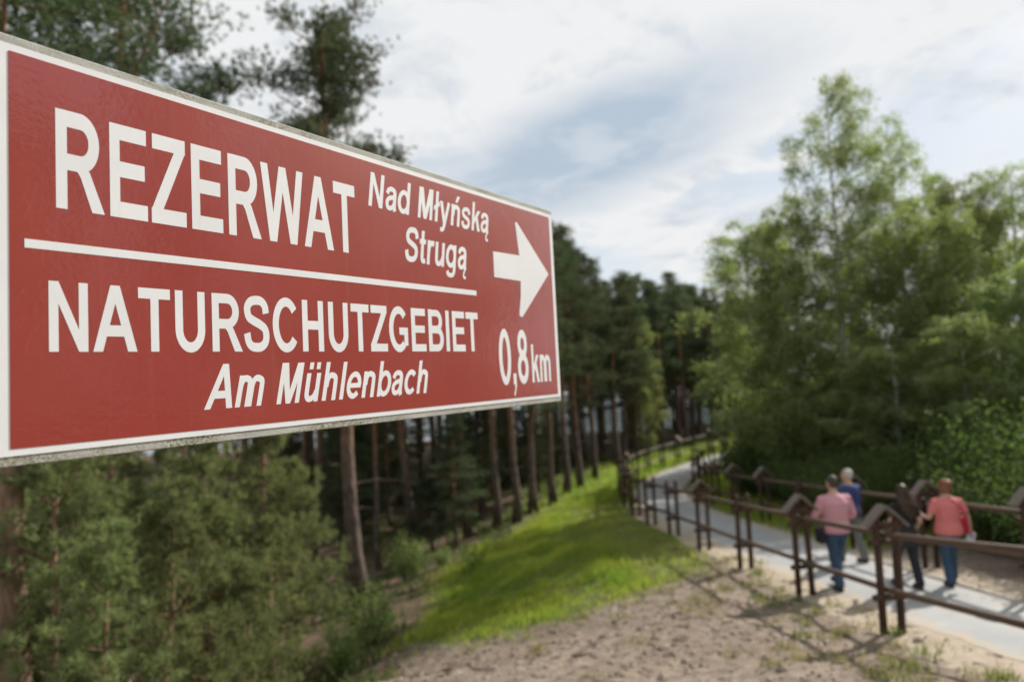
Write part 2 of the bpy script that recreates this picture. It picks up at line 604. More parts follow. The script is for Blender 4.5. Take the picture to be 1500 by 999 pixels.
f_mask = np.where(gy > 34, ss(pd, 3, 6), np.clip(ss(edge_x(gy) - gx, -1.2, 0.6) + ss(gx - np.interp(gy, ctrl[:, 1], ctrl[:, 0]), 2.2, 4.5) * 0.8, 0, 1))
f_mask = f_mask * (1 - g_mask)
g_mask = np.maximum(g_mask, np.maximum(far_g, right_g * 0.8)) * (pd > 1.15)
rgba = np.stack([g_mask, s_mask, f_mask, np.ones_like(f_mask)], 1).astype(np.float32)
ca = me.color_attributes.new('cover', 'FLOAT_COLOR', 'POINT')
ca.data.foreach_set('color', rgba.ravel())
structure(obj('ground', me))

# path: a slab strip following the ground
tan = np.gradient(CL, axis=0)
tan /= np.linalg.norm(tan, axis=1, keepdims=True)
nor = np.stack([tan[:, 1], -tan[:, 0]], 1)
HWP = 1.08
zc_ = prof(CL[:, 1])
v, f = [], []
offs = [-1.0, -0.985, -0.5, 0, 0.5, 0.985, 1.0]
for i in range(len(CL)):
    wob = 0.03 * math.sin(i * 0.9) + 0.02 * math.sin(i * 2.3)
    for k, o in enumerate(offs):
        hw = HWP + (wob if abs(o) > 0.9 else 0)
        dz = -0.06 if k in (0, 6) else 0.009
        v.append((CL[i, 0] + nor[i, 0] * o * hw, CL[i, 1] + nor[i, 1] * o * hw, zc_[i] + dz))
for i in range(len(CL) - 1):
    for k in range(len(offs) - 1):
        a = i * len(offs) + k
        f.append((a, a + 1, a + 1 + len(offs), a + len(offs)))
me = raw_mesh('path', np.array(v), np.array(f), M['path'], False)
ed_ = np.tile(np.abs(np.array(offs)), len(CL))
ca = me.color_attributes.new('edge', 'FLOAT_COLOR', 'POINT')
ca.data.foreach_set('color', np.repeat(ed_[:, None], 4, 1).astype(np.float32).ravel())
structure(obj('path', me))

# lake glimpsed between the trunks
lv = np.array([(-120, 57, -0.75), (60, 57, -0.75), (160, 400, -0.75), (-200, 400, -0.75)])
structure(obj('lake_water', raw_mesh('lake_water', lv, np.array([(0, 1, 2, 3)]), M['water'])))

# ------------------------------------------------------------------ ground cover
def blades(x, y, h, wdt, mat, name, label, lean=0.5):
    k = len(x)
    z = ground_z(x, y)
    a = rng.uniform(0, 2 * np.pi, k)
    side = np.stack([np.cos(a), np.sin(a), np.zeros(k)], 1) * (wdt * 0.5)[:, None]
    b = rng.uniform(0, 2 * np.pi, k)
    ln = rng.uniform(0.1, lean, k) * h
    tip = np.stack([np.cos(b) * ln, np.sin(b) * ln, h], 1)
    mid = tip * np.array([0.4, 0.4, 0.6])
    p = np.stack([x, y, z - 0.01], 1)
    V = np.stack([p - side, p + side, p + mid - side * 0.7, p + mid + side * 0.7, p + tip], 1).reshape(-1, 3)
    o = np.arange(k)[:, None] * 5
    T = np.concatenate([o + [0, 1, 3], o + [0, 3, 2], o + [2, 3, 4]], 0)
    ob = obj(name, raw_mesh(name, V, T, mat))
    ob['kind'] = 'stuff'
    tag(ob, label, 'grass')
    return ob


def scatter_poly(poly, k, grow=0.3):
    lo, hi = poly.min(0) - 1, poly.max(0) + 1
    x = rng.uniform(lo[0], hi[0], k)
    y = rng.uniform(lo[1], hi[1], k)
    jx, jy = rng.normal(0, grow, k), rng.normal(0, grow, k)
    keep = pip(x + jx, y + jy, poly)
    return x[keep], y[keep]


x, y = scatter_poly(GRASS, 230000)
pdg = path_dist(x, y)
dens = ss(lumps(x * 1.6, y * 1.6), -0.45, 0.15)
dull = np.clip(ss(-pdg, -4.6, -2.2) + 0.35 * (lumps(x * 0.9 + 7, y * 0.9) > 0.12), 0, 1)  # dull zone by the fence: dryness plus shade put into the blade colour
pick = rng.random(len(x))
keep = (pdg > 1.75) & (rng.random(len(x)) < 0.25 + 0.75 * dens)
dull_x, dull_y = x[keep & (pick < dull * 0.75)][::3], y[keep & (pick < dull * 0.75)][::3]
keep &= pick > dull * 0.75
x, y = x[keep][:110000], y[keep][:110000]
blades(x, y, rng.uniform(0.05, 0.24, len(x)) * (0.55 + 0.6 * ss(lumps(x * 2.1 + 3, y * 2.1), -0.3, 0.4)), rng.uniform(0.010, 0.018, len(x)), M['grass'], 'slope_grass', 'bright green grass on the slope between forest and fence')

blades(dull_x, dull_y, rng.uniform(0.05, 0.16, len(dull_x)), rng.uniform(0.010, 0.016, len(dull_x)), M['dry_grass'], 'dull_slope_grass', 'dry grass with shade in its dull colour on the upper slope beside the fence', 0.9)
# sparse dry tufts on the bare soil and the sandy verge
tx, ty = [], []
for _ in range(230):
    cx, cy = rng.uniform(-1.5, 5.2), rng.uniform(5.2, 13.5)
    if path_dist([cx], [cy])[0] < 1.25:
        continue
    if cx < 3 and rng.random() < 0.55:
        continue
    k = int(rng.integers(20, 70))
    r = rng.uniform(0.05, 0.16)
    tx += list(rng.normal(cx, r, k))
    ty += list(rng.normal(cy, r, k))
tx, ty = np.array(tx), np.array(ty)
kk = path_dist(tx, ty) > 1.12
tx, ty = tx[kk], ty[kk]
blades(tx, ty, rng.uniform(0.04, 0.12, len(tx)), rng.uniform(0.007, 0.013, len(tx)), M['dry_grass'], 'dry_tufts', 'sparse dry grass tufts on the bare sandy soil', 0.9)

# fresh green weeds on the sand by the fence
wx, wy = [], []
for _ in range(22):
    cx, cy = rng.uniform(3.2, 4.75), rng.uniform(5.6, 13)
    k = int(rng.integers(15, 50))
    r = rng.uniform(0.04, 0.11)
    wx += list(rng.normal(cx, r, k))
    wy += list(rng.normal(cy, r, k))
wx, wy = np.array(wx), np.array(wy)
blades(wx, wy, rng.uniform(0.05, 0.16, len(wx)), rng.uniform(0.010, 0.020, len(wx)), M['weed'], 'weed_tufts', 'fresh green weed tufts on the sand by the fence', 0.9)
# verge beyond the far bend and right of the path
k = 60000
i_ = rng.integers(0, len(CL) - 1, k)
sgn = rng.choice([-1, 1], k, p=[0.55, 0.45])
o_ = 1.25 + np.abs(rng.normal(0, 2.0, k))
x = CL[i_, 0] + nor[i_, 0] * o_ * sgn + rng.normal(0, 0.2, k)
y = CL[i_, 1] + nor[i_, 1] * o_ * sgn + rng.normal(0, 0.2, k)
kk = (y > 13) & (path_dist(x, y) > 1.15) & ~((x < 5) & (y < 24)) & (y < 70)
x, y = x[kk], y[kk]
blades(x, y, rng.uniform(0.10, 0.30, len(x)), rng.uniform(0.02, 0.04, len(x)), M['grass'], 'verge_grass', 'sunlit grass verge along the far bend of the path')

# forest floor undergrowth: low leafy sprays
k = 60000
x = rng.uniform(-16, 9, k)
y = rng.uniform(8, 40, k)
kk = (x < edge_x(y) + 0.4) & (lumps(x * 2, y * 2) > 0.05)
x, y = x[kk], y[kk]
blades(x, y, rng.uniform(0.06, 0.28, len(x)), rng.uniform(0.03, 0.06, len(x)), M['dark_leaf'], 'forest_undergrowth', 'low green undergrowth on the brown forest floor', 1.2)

# soil clods on the bare bank
ico_v = np.array([(0, 0, 1), (.9, 0, .3), (.28, .85, .3), (-.72, .53, .3), (-.72, -.53, .3), (.28, -.85, .3), (.72, .53, -.4), (-.28, .85, -.4), (-.9, 0, -.4), (-.28, -.85, -.4), (.72, -.53, -.4), (0, 0, -.8)])
ico_f = np.array([(0, 1, 2), (0, 2, 3), (0, 3, 4), (0, 4, 5), (0, 5, 1), (1, 6, 2), (2, 7, 3), (3, 8, 4), (4, 9, 5), (5, 10, 1), (6, 7, 2), (7, 8, 3), (8, 9, 4), (9, 10, 5), (10, 6, 1), (11, 7, 6), (11, 8, 7), (11, 9, 8), (11, 10, 9), (11, 6, 10)])
k = 3800
x = rng.uniform(-3.5, 5.0, k)
y = rng.uniform(5.0, 13.0, k)
kk = (path_dist(x, y) > 1.3) & (soft(x, y, GRASS, 0.3) < 0.3) & ((x < 3.9) | (rng.random(k) < 0.25)) & (x > edge_x(y) - 0.3)
x, y = x[kk], y[kk]
k = len(x)
z = ground_z(x, y)
sz = np.minimum(rng.lognormal(math.log(0.014), 0.65, k), 0.07)
sc = np.stack([sz * rng.uniform(0.8, 1.6, k), sz * rng.uniform(0.8, 1.6, k), sz * rng.uniform(0.5, 0.9, k)], 1)
th = rng.uniform(0, 6.28, k)
V = ico_v[None] * (1 + rng.normal(0, 0.16, (k, 12, 1))) * sc[:, None]
c_, s_ = np.cos(th)[:, None], np.sin(th)[:, None]
V = np.stack([V[..., 0] * c_ - V[..., 1] * s_, V[..., 0] * s_ + V[..., 1] * c_, V[..., 2]], -1)
V = V + np.stack([x, y, z + sz * 0.2], 1)[:, None]
T = (np.arange(k)[:, None, None] * 12 + ico_f[None]).reshape(-1, 3)
o = obj('soil_clods', raw_mesh('soil_clods', V.reshape(-1, 3), T, M['clod']))
o['kind'] = 'stuff'
tag(o, 'dry brown soil clods scattered over the bare bank', 'soil')


# fallen twigs and needles
k = 2600
x = rng.uniform(-4.5, 5.0, k)
y = rng.uniform(5.0, 15.0, k)
kk = path_dist(x, y) > 1.15
x, y = x[kk], y[kk]
k = len(x)
a_ = rng.uniform(0, 6.28, k)
ln_ = np.minimum(rng.lognormal(math.log(0.07), 0.6, k), 0.4)
wd_ = ln_ * 0.05 + 0.003
dx_, dy_ = np.cos(a_), np.sin(a_)
z0_ = ground_z(x, y) + 0.012
z1_ = ground_z(x + dx_ * ln_, y + dy_ * ln_) + 0.014
V = np.stack([np.stack([x - dy_ * wd_, y + dx_ * wd_, z0_], 1), np.stack([x + dy_ * wd_, y - dx_ * wd_, z0_], 1), np.stack([x + dx_ * ln_, y + dy_ * ln_, z1_], 1), np.stack([x, y, z0_ + wd_ * 1.6], 1)], 1).reshape(-1, 3)
o_ = np.arange(k)[:, None] * 4
T = np.concatenate([o_ + [0, 2, 3], o_ + [1, 3, 2], o_ + [0, 3, 1]], 0)
o = obj('fallen_twigs', raw_mesh('fallen_twigs', V, T, M['twig']))
o['kind'] = 'stuff'
tag(o, 'fallen twigs and needles lying on the bare soil', 'twigs')


# ------------------------------------------------------------------ trees
def unit(v):
    return v / (np.linalg.norm(v, axis=-1, keepdims=True) + 1e-12)


def needle_tufts(C, D, g, per=12, L=0.13, W=0.02, spread=0.9):
    k = len(C)
    C = np.repeat(C, per, 0)
    D = np.repeat(unit(D), per, 0)
    dirs = unit(D + g.normal(0, spread, (k * per, 3)))
    side = unit(np.cross(dirs, g.normal(0, 1, (k * per, 3))))
    ln = L * g.uniform(0.7, 1.25, (k * per, 1))
    s = side * W * 0.5
    base = C + dirs * ln * 0.08
    V = np.stack([base - s, base + s, C + dirs * ln], 1).reshape(-1, 3)
    return V, np.arange(k * per * 3).reshape(-1, 3)


def leaf_quads(P, g, size, droop=0.5):
    k = len(P)
    a = unit(g.normal(0, 1, (k, 3)) + np.array([0, 0, -droop]))
    b = unit(np.cross(a, g.normal(0, 1, (k, 3))))
    L = size * g.uniform(0.7, 1.3, (k, 1))
    V = np.stack([P, P + a * L * 0.45 + b * L * 0.36, P + a * L, P + a * L * 0.45 - b * L * 0.36], 1).reshape(-1, 3)
    o = np.arange(k)[:, None] * 4
    return V, np.concatenate([o + [0, 1, 2], o + [0, 2, 3]], 0)


def make_pine(seed, h, crown, maxlen, nbr, per_branch, dead=14, r0=0.17, mat=None, needles=12, L=0.14, W=0.024, broad=False):
    g = np.random.default_rng(seed)
    T, Cn = Geo(), Geo()
    k = 12
    t = np.linspace(0, 1, k)
    drift = np.cumsum(g.normal(0, 0.022 * h / 16, (k, 2)), 0)
    drift -= drift[0]
    tp = np.stack([drift[:, 0] * 2.0, drift[:, 1] * 2.0, t * h - 0.15], 1)
    rad = r0 * (1 - 0.86 * t ** 0.9)
    rad[0] *= 1.35
    T.tube(tp, rad, 9)

    def on_trunk(tt):
        return np.array([np.interp(tt, t, tp[:, i]) for i in range(3)])
    for _ in range(dead):
        tt = g.uniform(0.16, 1 - crown + 0.08)
        p = on_trunk(tt)
        a = g.uniform(0, 6.28)
        ln = g.uniform(0.25, 1.3) * maxlen / 2
        q = np.array([math.cos(a), math.sin(a), g.uniform(-0.25, 0.35)])
        pts = [p, p + q * ln * 0.5, p + q * ln + np.array([0, 0, g.uniform(-0.25, 0.1) * ln])]
        T.tube(pts, [0.022, 0.014, 0.005], 4, False)
    Cs, Ds = [], []
    for i in range(nbr):
        u = (i + g.uniform(0, 1)) / nbr
        tt = 1 - crown + crown * u * 0.985
        p = on_trunk(tt)
        prof_ = (math.sin(math.pi * min(0.97, 0.22 + 0.70 * u)) ** 0.8) * (1.0 - 0.28 * u)
        if broad:
            prof_ = 0.55 + 0.45 * math.sin(math.pi * (0.1 + 0.72 * u))
        ln = maxlen * prof_ * g.uniform(0.5, 1.12)
        a = g.uniform(0, 6.28)
        e = math.radians(g.uniform(-8, 18) + 42 * u)
        q = np.array([math.cos(a) * math.cos(e), math.sin(a) * math.cos(e), math.sin(e)])
        end = p + q * ln + np.array([0, 0, 0.14 * ln])
        mid = p + q * ln * 0.55 + np.array([0, 0, -0.02 * ln])
        T.tube([p, mid, end], [0.035 * (1.1 - u * 0.7), 0.02, 0.006], 4, False)
        # foliage pads along the outer part
        pads = int(max(2, round(per_branch / 9 * (0.5 + 0.6 * prof_))))
        for _ in range(pads):
            s = g.uniform(0.30, 1.0) ** 0.7
            base = p + (end - p) * s
            off = g.normal(0, 1, 3) * np.array([0.28, 0.28, 0.10]) * ln * 0.62 * (1.15 - 0.5 * s)
            c0 = base + off
            T.tube([p + (end - p) * s * 0.85, c0], [0.010, 0.004], 3, False)
            m_ = 15
            cc = c0 + g.normal(0, 1, (m_, 3)) * np.array([0.23, 0.23, 0.12])
            Cs.append(cc)
            Ds.append(unit(cc - p + np.array([0, 0, 0.5])))
    C_, D_ = np.vstack(Cs), np.vstack(Ds)
    Cn.add(*needle_tufts(C_, D_, g, needles, L, W))
    return T.mesh('pine_trunk', mat or M['pine_bark'], True), Cn


def make_young_pine(seed, h, spread):
    g = np.random.default_rng(seed)
    T, Cn = Geo(), Geo()
    k = 8
    t = np.linspace(0, 1, k)
    drift = np.cumsum(g.normal(0, 0.035, (k, 2)), 0)
    drift -= drift[0]
    tp = np.stack([drift[:, 0], drift[:, 1], t * h - 0.1], 1)
    T.tube(tp, 0.075 * h / 4.5 * (1 - 0.9 * t) + 0.006, 7)
    Cs, Ds = [], []
    nw = int(h / 0.34)
    for i in range(nw):
        u = (i + 0.6) / nw
        p = np.array([np.interp(u, t, tp[:, j]) for j in range(3)])
        for b in range(int(g.integers(4, 7))):
            a = g.uniform(0, 6.28)
            ln = spread * (1 - u) ** 0.75 * g.uniform(0.65, 1.1) + 0.12
            e = math.radians(g.uniform(5, 25) + 35 * u)
            q = np.array([math.cos(a) * math.cos(e), math.sin(a) * math.cos(e), math.sin(e)])
            end = p + q * ln + np.array([0, 0, 0.12 * ln])
            T.tube([p, p + q * ln * 0.5, end], [0.018, 0.011, 0.004], 4, False)
            live = g.random() < 0.93 if u > 0.12 else g.random() < 0.5
            if not live:
                continue
            nc_ = int(3 + 5 * ln)
            m_ = nc_ * 6
            s = np.repeat(g.uniform(0.18, 1.05, nc_) ** 0.75, 6)
            cj = np.repeat(g.normal(0, 1, (nc_, 3)), 6, 0)
            cc = p + (end - p) * s[:, None] + cj * np.array([0.17, 0.17, 0.08]) * (0.45 + 0.55 * ln) + g.normal(0, 0.055, (m_, 3))
            Cs.append(cc)
            Ds.append(unit(q + np.array([0, 0, 0.6]) + g.normal(0, 0.35, (m_, 3))))
        # shoots between
    C_, D_ = np.vstack(Cs), np.vstack(Ds)
    Cn.add(*needle_tufts(C_, D_, g, 14, 0.135, 0.014, 0.6))
    return T.mesh('young_pine_trunk', M['young_bark'], True), Cn.mesh('young_pine_crown', M['needles_young'])


def make_birch(seed, h, leaves=24000, width=2.6, start=0.18, leaf=0.085, mat=None):
    g = np.random.default_rng(seed)
    T = Geo()
    k = 12
    t = np.linspace(0, 1, k)
    drift = np.cumsum(g.normal(0, 0.05 * h / 15, (k, 2)), 0)
    drift -= drift[0]
    tp = np.stack([drift[:, 0], drift[:, 1], t * h - 0.12], 1)
    T.tube(tp, 0.13 * h / 15 * (1 - 0.9 * t ** 0.9) + 0.006, 8)
    P = []
    nb = 58
    strands = []
    for i in range(nb):
        u = (i + g.uniform(0, 1)) / nb
        tt = start + (1 - start) * u
        p = np.array([np.interp(tt, t, tp[:, j]) for j in range(3)])
        ln = width * (0.35 + 0.9 * math.sin(math.pi * (0.12 + 0.76 * (1 - u)) ) ) * g.uniform(0.5, 1.1) * (1 - 0.45 * u)
        a = g.uniform(0, 6.28)
        e = math.radians(g.uniform(28, 62))
        q = np.array([math.cos(a) * math.cos(e), math.sin(a) * math.cos(e), math.sin(e)])
        pts = np.array([p, p + q * ln * 0.4, p + q * ln * 0.75 + np.array([0, 0, -0.02 * ln]), p + q * ln + np.array([0, 0, -0.16 * ln])])
        T.tube(pts, [0.035 * (1.05 - 0.75 * u) + 0.006, 0.02, 0.012, 0.005], 4, False)
        for _ in range(int(3 + ln * 4.5)):
            s = g.uniform(0.12, 1.0) ** 0.85
            j = min(2, int(s * 3))
            fr = s * 3 - j
            b = pts[j] * (1 - fr) + pts[j + 1] * fr
            strands.append((b, q, ln))
    per = max(8, leaves // len(strands))
    for b, q, ln in strands:
        out = unit(np.array([q[0], q[1], 0]) + g.normal(0, 0.8, 3) * np.array([1, 1, 0.2]))
        hang = g.uniform(0.35, 1.15)
        reach = g.uniform(0.2, 0.85)
        s = g.uniform(0, 1, (per, 1))
        pts = b + out * reach * s ** 0.7 + np.array([0, 0, 1]) * (0.14 * s - hang * s ** 1.8)
        end = b + out * reach + np.array([0, 0, 0.14 - hang])
        T.tube([b, b + out * reach * 0.6 + np.array([0, 0, 0.02]), end], [0.007, 0.004, 0.002], 3, False)
        P.append(pts + g.normal(0, 0.115, (per, 3)))
    V, Fc = leaf_quads(np.vstack(P), g, leaf)
    return T.mesh('birch_trunk', M['birch_bark'], True), raw_mesh('birch_crown', V, Fc, mat or M['birch_leaf'])


def make_shrub(seed, h, width, leaves, mat, leaf=0.06, stems=16):
    g = np.random.default_rng(seed)
    T = Geo()
    P = []
    for i in range(stems):
        a = g.uniform(0, 6.28)
        r = width * math.sqrt(g.uniform(0.02, 1))
        hh = h * g.uniform(0.55, 1.0) * (1 - 0.35 * (r / width) ** 2)
        base = np.array([math.cos(a) * 0.12 * width, math.sin(a) * 0.12 * width, -0.05])
        end = np.array([math.cos(a) * r, math.sin(a) * r, hh])
        mid = (base + end) / 2 + np.array([0, 0, 0.12 * h])
        T.tube([base, mid, end], [0.016, 0.010, 0.004], 4, False)
        m_ = leaves // stems
        s = g.uniform(0.15, 1.0, (m_, 1))
        pts = (1 - s) ** 2 * base + 2 * s * (1 - s) * mid + s ** 2 * end
        P.append(pts + g.normal(0, 1, (m_, 3)) * np.array([0.16, 0.16, 0.11]) * width * (0.5 + 0.6 * s))
    P = np.vstack(P)
    P[:, 2] = np.maximum(P[:, 2], 0.02)
    V, Fc = leaf_quads(P, g, leaf, 0.2)
    return T.mesh('shrub_stems', M['twig']), raw_mesh('shrub_foliage', V, Fc, mat)


def place(meshes, name, label, cat, x, y, s=1.0, rz=None, group=None, parts=('trunk', 'crown'), tilt=(0, 0), sink=0.0, sz=None):
    sc_ = s if sz is None else (s, s, sz)
    o = thing(name, label, cat, (x, y, gz(x, y) - sink), rng.uniform(0, 6.28) if rz is None else rz, sc_, group)
    if tilt != (0, 0):
        o.rotation_euler[0], o.rotation_euler[1] = tilt
    for p, me_ in zip(parts, meshes):
        obj(p, me_, o)
    return o


pines = []
for sd, cf, ml, nb, pb in ((1, 0.62, 1.9, 44, 52), (2, 0.55, 1.75, 40, 50), (3, 0.68, 2.1, 48, 54)):
    tr, cr = make_pine(sd, 16.0, cf, ml, nb, pb)
    pines.append((tr, cr.mesh('pine_crown', M['needles'])))
tr, cr = make_pine(14, 15.5, 0.62, 2.7, 80, 96, 10, 0.19, None, 13, 0.13, 0.02, True)
edge_a = (tr, cr.mesh('pine_crown', M['needles']))
tr, cr = make_pine(25, 16.0, 0.52, 2.1, 64, 84, 10, 0.19, None, 13, 0.13, 0.02, True)
edge_b = (tr, cr.mesh('pine_crown', M['needles']))
tr, cr = make_pine(31, 13.0, 0.76, 2.1, 58, 46, 8, 0.15, None, 10, 0.16, 0.034)
far_pine = (tr, cr.mesh('pine_crown', M['needles']))
tr, cr = make_pine(36, 14.0, 0.55, 1.9, 36, 50, 18, 0.15, M['young_bark'])
orange_pine = (tr, cr.mesh('pine_crown', M['needles']))
birches = [make_birch(41, 15, 30000, 3.1, 0.16, 0.09), make_birch(42, 14, 24000, 2.7, 0.14, 0.09), make_birch(43, 12, 33000, 3.0, 0.08, 0.095)]
young = [make_young_pine(51, 4.6, 1.35), make_young_pine(52, 5.4, 1.6), make_young_pine(53, 3.4, 1.15)]
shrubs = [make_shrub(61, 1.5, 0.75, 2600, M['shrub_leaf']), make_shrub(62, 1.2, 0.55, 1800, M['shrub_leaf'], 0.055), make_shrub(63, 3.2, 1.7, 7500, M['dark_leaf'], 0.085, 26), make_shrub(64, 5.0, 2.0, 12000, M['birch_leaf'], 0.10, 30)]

occupied = []


def to_px(x, y, z):
    c = CM.T @ (np.array([x, y, z]) - CAM)
    return 750 + F * c[0] / -c[2], 499.5 - F * c[1] / -c[2]


def skyline(px):
    if px < 806:
        return 46 + 0.328 * px + 14
    return np.interp(px, [806, 828, 850, 880, 897, 908, 940, 1000, 1060, 1600], [330, 338, 362, 382, 425, 392, 402, 410, 425, 430])


def fit_height(x, y, h, slack=0.0):
    """tallest height that keeps the tree below the tree line the forest has in the photograph"""
    g0 = gz(x, y)
    for _ in range(40):
        p = to_px(x, y, g0 + h)
        if p[1] >= skyline(p[0]) + slack:
            break
        h *= 0.97
    return h

# trunks that can be picked out along the forest edge
EDGE = [
    ((462, 830), 1, 0.95, 0.62, 'slim orange lit pine trunk between young pines and thick dark trunk', (0.0, 0.05)),
    ((604, 806), 2, 1.0, 0.95, 'straight pine with bare side branches behind the round green shrub', (0.0, -0.03)),
    ((686, 787), 1, 1.0, 0.9, 'pine whose trunk foot meets the yellow grass at the slope edge', (0.0, -0.04)),
    ((555, 835), 1, 0.95, 0.62, 'thin pale pine just behind the thick dark leaning trunk', (0.0, 0.0)),
]
for (pxl, pv_, s, thick, lab, tl) in EDGE:
    x, y = cast(*pxl)
    o = place(pines[pv_], 'pine_tree', lab, 'pine', x, y, s, 0.0)
    for c in o.children:
        if c.name.startswith('trunk'):
            c.scale = (1.0, 1.0, 1.0)
    hz_ = fit_height(x, y, 16 * s) / 16
    o.scale = (s * thick, s * thick, hz_)
    o.rotation_euler[1] = tl[1]
    occupied.append((x, y))
for pxl in ((648, 775), (728, 772), (757, 765), (782, 750), (812, 738), (850, 714), (872, 702), (830, 724), (706, 760)):
    x, y = cast(*pxl)
    s = rng.uniform(0.9, 1.05)
    o = place(pines[int(rng.integers(3))], 'pine_tree', 'tall pine in the row along the top of the green slope', 'pine', x, y, s, group='pines along the top of the slope')
    o.scale[2] = fit_height(x, y, 16 * s, rng.uniform(-8, 12)) / 16
    o.rotation_euler[1] = rng.uniform(-0.05, 0.02)
    occupied.append((x, y))

# two big crowns seen above the red sign
x, y = at_depth(185, 14.0)
place(edge_a, 'pine_tree', 'broad pine whose olive crown fills the sky above the large white capital letters', 'pine', x, y, 1.08)
occupied.append((x, y))
x, y = cast(530, 884)
hb = 12.0
for hb in np.arange(6, 16, 0.1):
    if to_px(x - 0.06 * hb, y, gz(x, y) + hb)[1] < 44:
        break
o = place(edge_b, 'pine_tree', 'thick dark pine leaning by the pale sapling, bushy crown above the sign', 'pine', x, y, hb / 16 * 1.0, 0.0)
o.scale[2] = hb / 16
o.rotation_euler[1] = -0.06
for c in o.children:
    if c.name.startswith('trunk'):
        c.scale = (1.2, 1.2, 1.0)
occupied.append((x, y))
x, y = at_depth(22, 7.6)
place(orange_pine, 'pine_tree', 'bare orange pine trunk among young pines below the sign corner', 'pine', x, y, 1.15, sz=0.95)
occupied.append((x, y))

# the forest behind
pts = list(occupied)
tries = 0
forest = []
while len(forest) < 150 and tries < 9000:
    tries += 1
    x, y = rng.uniform(-34, 30), 13 + 44 * rng.uniform(0, 1) ** 0.85
    if x > edge_x(y) - 1.0 - (1.5 if y < 22 else 0):
        continue
    if x < -0.95 * y - 3 or (y < 16 and x > -6) or (y < 24 and -9.2 < x < -4.2):
        continue
    q_ = to_px(x, y, 4.5)[0]
    if q_ < 330 and rng.random() < 0.8 or q_ < -120:
        continue
    if path_dist([x], [y])[0] < 4.5:
        continue
    if any((x - a) ** 2 + (y - b) ** 2 < 1.7 ** 2 for a, b in pts):
        continue
    pts.append((x, y))
    forest.append((x, y))
for x, y in forest:
    s = rng.uniform(0.82, 1.04) * (0.95 if y > 30 else 0.92)
    o = place(pines[int(rng.integers(3))] if rng.random() < 0.8 else orange_pine, 'pine_tree', 'slender pine deep in the dark forest beyond the slope', 'pine', x, y, s, group='forest pines')
    o.scale[2] = fit_height(x, y, 16 * s, rng.uniform(0, 25)) / 16
    o.scale[0] = o.scale[1] = s * rng.uniform(0.6, 1.2)
    o.rotation_euler[0], o.rotation_euler[1] = rng.normal(0, 0.02, 2)

# young growth deeper in the forest, closing the view between the trunks
k_ = 0
while k_ < 46:
    pq, dq = rng.uniform(380, 835), rng.uniform(21, 46)
    x, y = at_depth(pq, dq)
    if x > edge_x(y) - 1.2 or min((x - a) ** 2 + (y - b) ** 2 for a, b in forest) < 0.6:
        continue
    k_ += 1
    h_ = rng.uniform(2.2, 5.5)
    place(far_pine, 'pine_tree', 'small shaded pine growing between the tall forest trunks', 'pine', x, y, rng.uniform(0.40, 0.62), group='small pines between the forest trunks', sz=h_ / 13.0)
# far tree line behind the bend and right of the path
far = []
tries = 0
while len(far) < 115 and tries < 9000:
    tries += 1
    y = rng.uniform(36, 74)
    x = rng.uniform(3, 40)
    if not 790 < to_px(x, y, 6)[0] < 1130:
        continue
    dd = path_dist([x], [y])[0]
    if dd < 4.5 or x > 1.0 * y + 4:
        continue
    if x < 0.10 * y or (x < 0.19 * y and y > 56):
        continue
    if min((x - a) ** 2 + (y - b) ** 2 for a, b in forest) < 1.6 ** 2:
        continue
    if any((x - a) ** 2 + (y - b) ** 2 < 2.0 ** 2 for a, b in far):
        continue
    far.append((x, y))
for x, y in far:
    s = rng.uniform(0.78, 1.02)
    fp = rng.random() < 0.6
    o = place(far_pine if fp else pines[int(rng.integers(3))], 'pine_tree', 'dark pine in the far tree line behind the bending path', 'pine', x, y, s, group='far tree line')
    h0 = 13.0 if fp else 16.0
    o.scale[2] = fit_height(x, y, min(h0 * s, 15.5), rng.uniform(-6, 45) if rng.random() < 0.6 else rng.uniform(-12, 8)) / h0
# far shore of the lake
for i in range(22):
    x = 8 + i * 2.6 + rng.normal(0, 0.6)
    y = 175 + rng.normal(0, 5)
    o = place(far_pine, 'pine_tree', 'tiny pine on the far shore of the lake', 'pine', x, y, 1.05, group='pines on the far lake shore')
    o.location.z = -0.6
    o.scale = (1.9, 1.9, 1.05)

# trees that shade the far stretch of the path
for yy, hh in ((31.0, 7.5), (34.5, 9.0), (38.0, 9.5), (42.0, 10.0), (46.5, 10.5)):
    xx = np.interp(yy, ctrl[:, 1], ctrl[:, 0])
    i0 = int(np.argmin((CL[:, 1] - yy) ** 2))
    xx, y2 = CL[i0] + nor[i0] * rng.uniform(2.7, 3.3)
    o = place(far_pine, 'pine_tree', 'pine standing on the birch side of the far path stretch', 'pine', xx, y2, 1.2, group='pines beside the far path', sz=hh / 13.0)
# a light green young birch among the pines
x, y = at_depth(935, 40)
place(birches[2], 'birch_tree', 'light green birch glowing among dark pines behind the path', 'birch', x, y, 0.72)

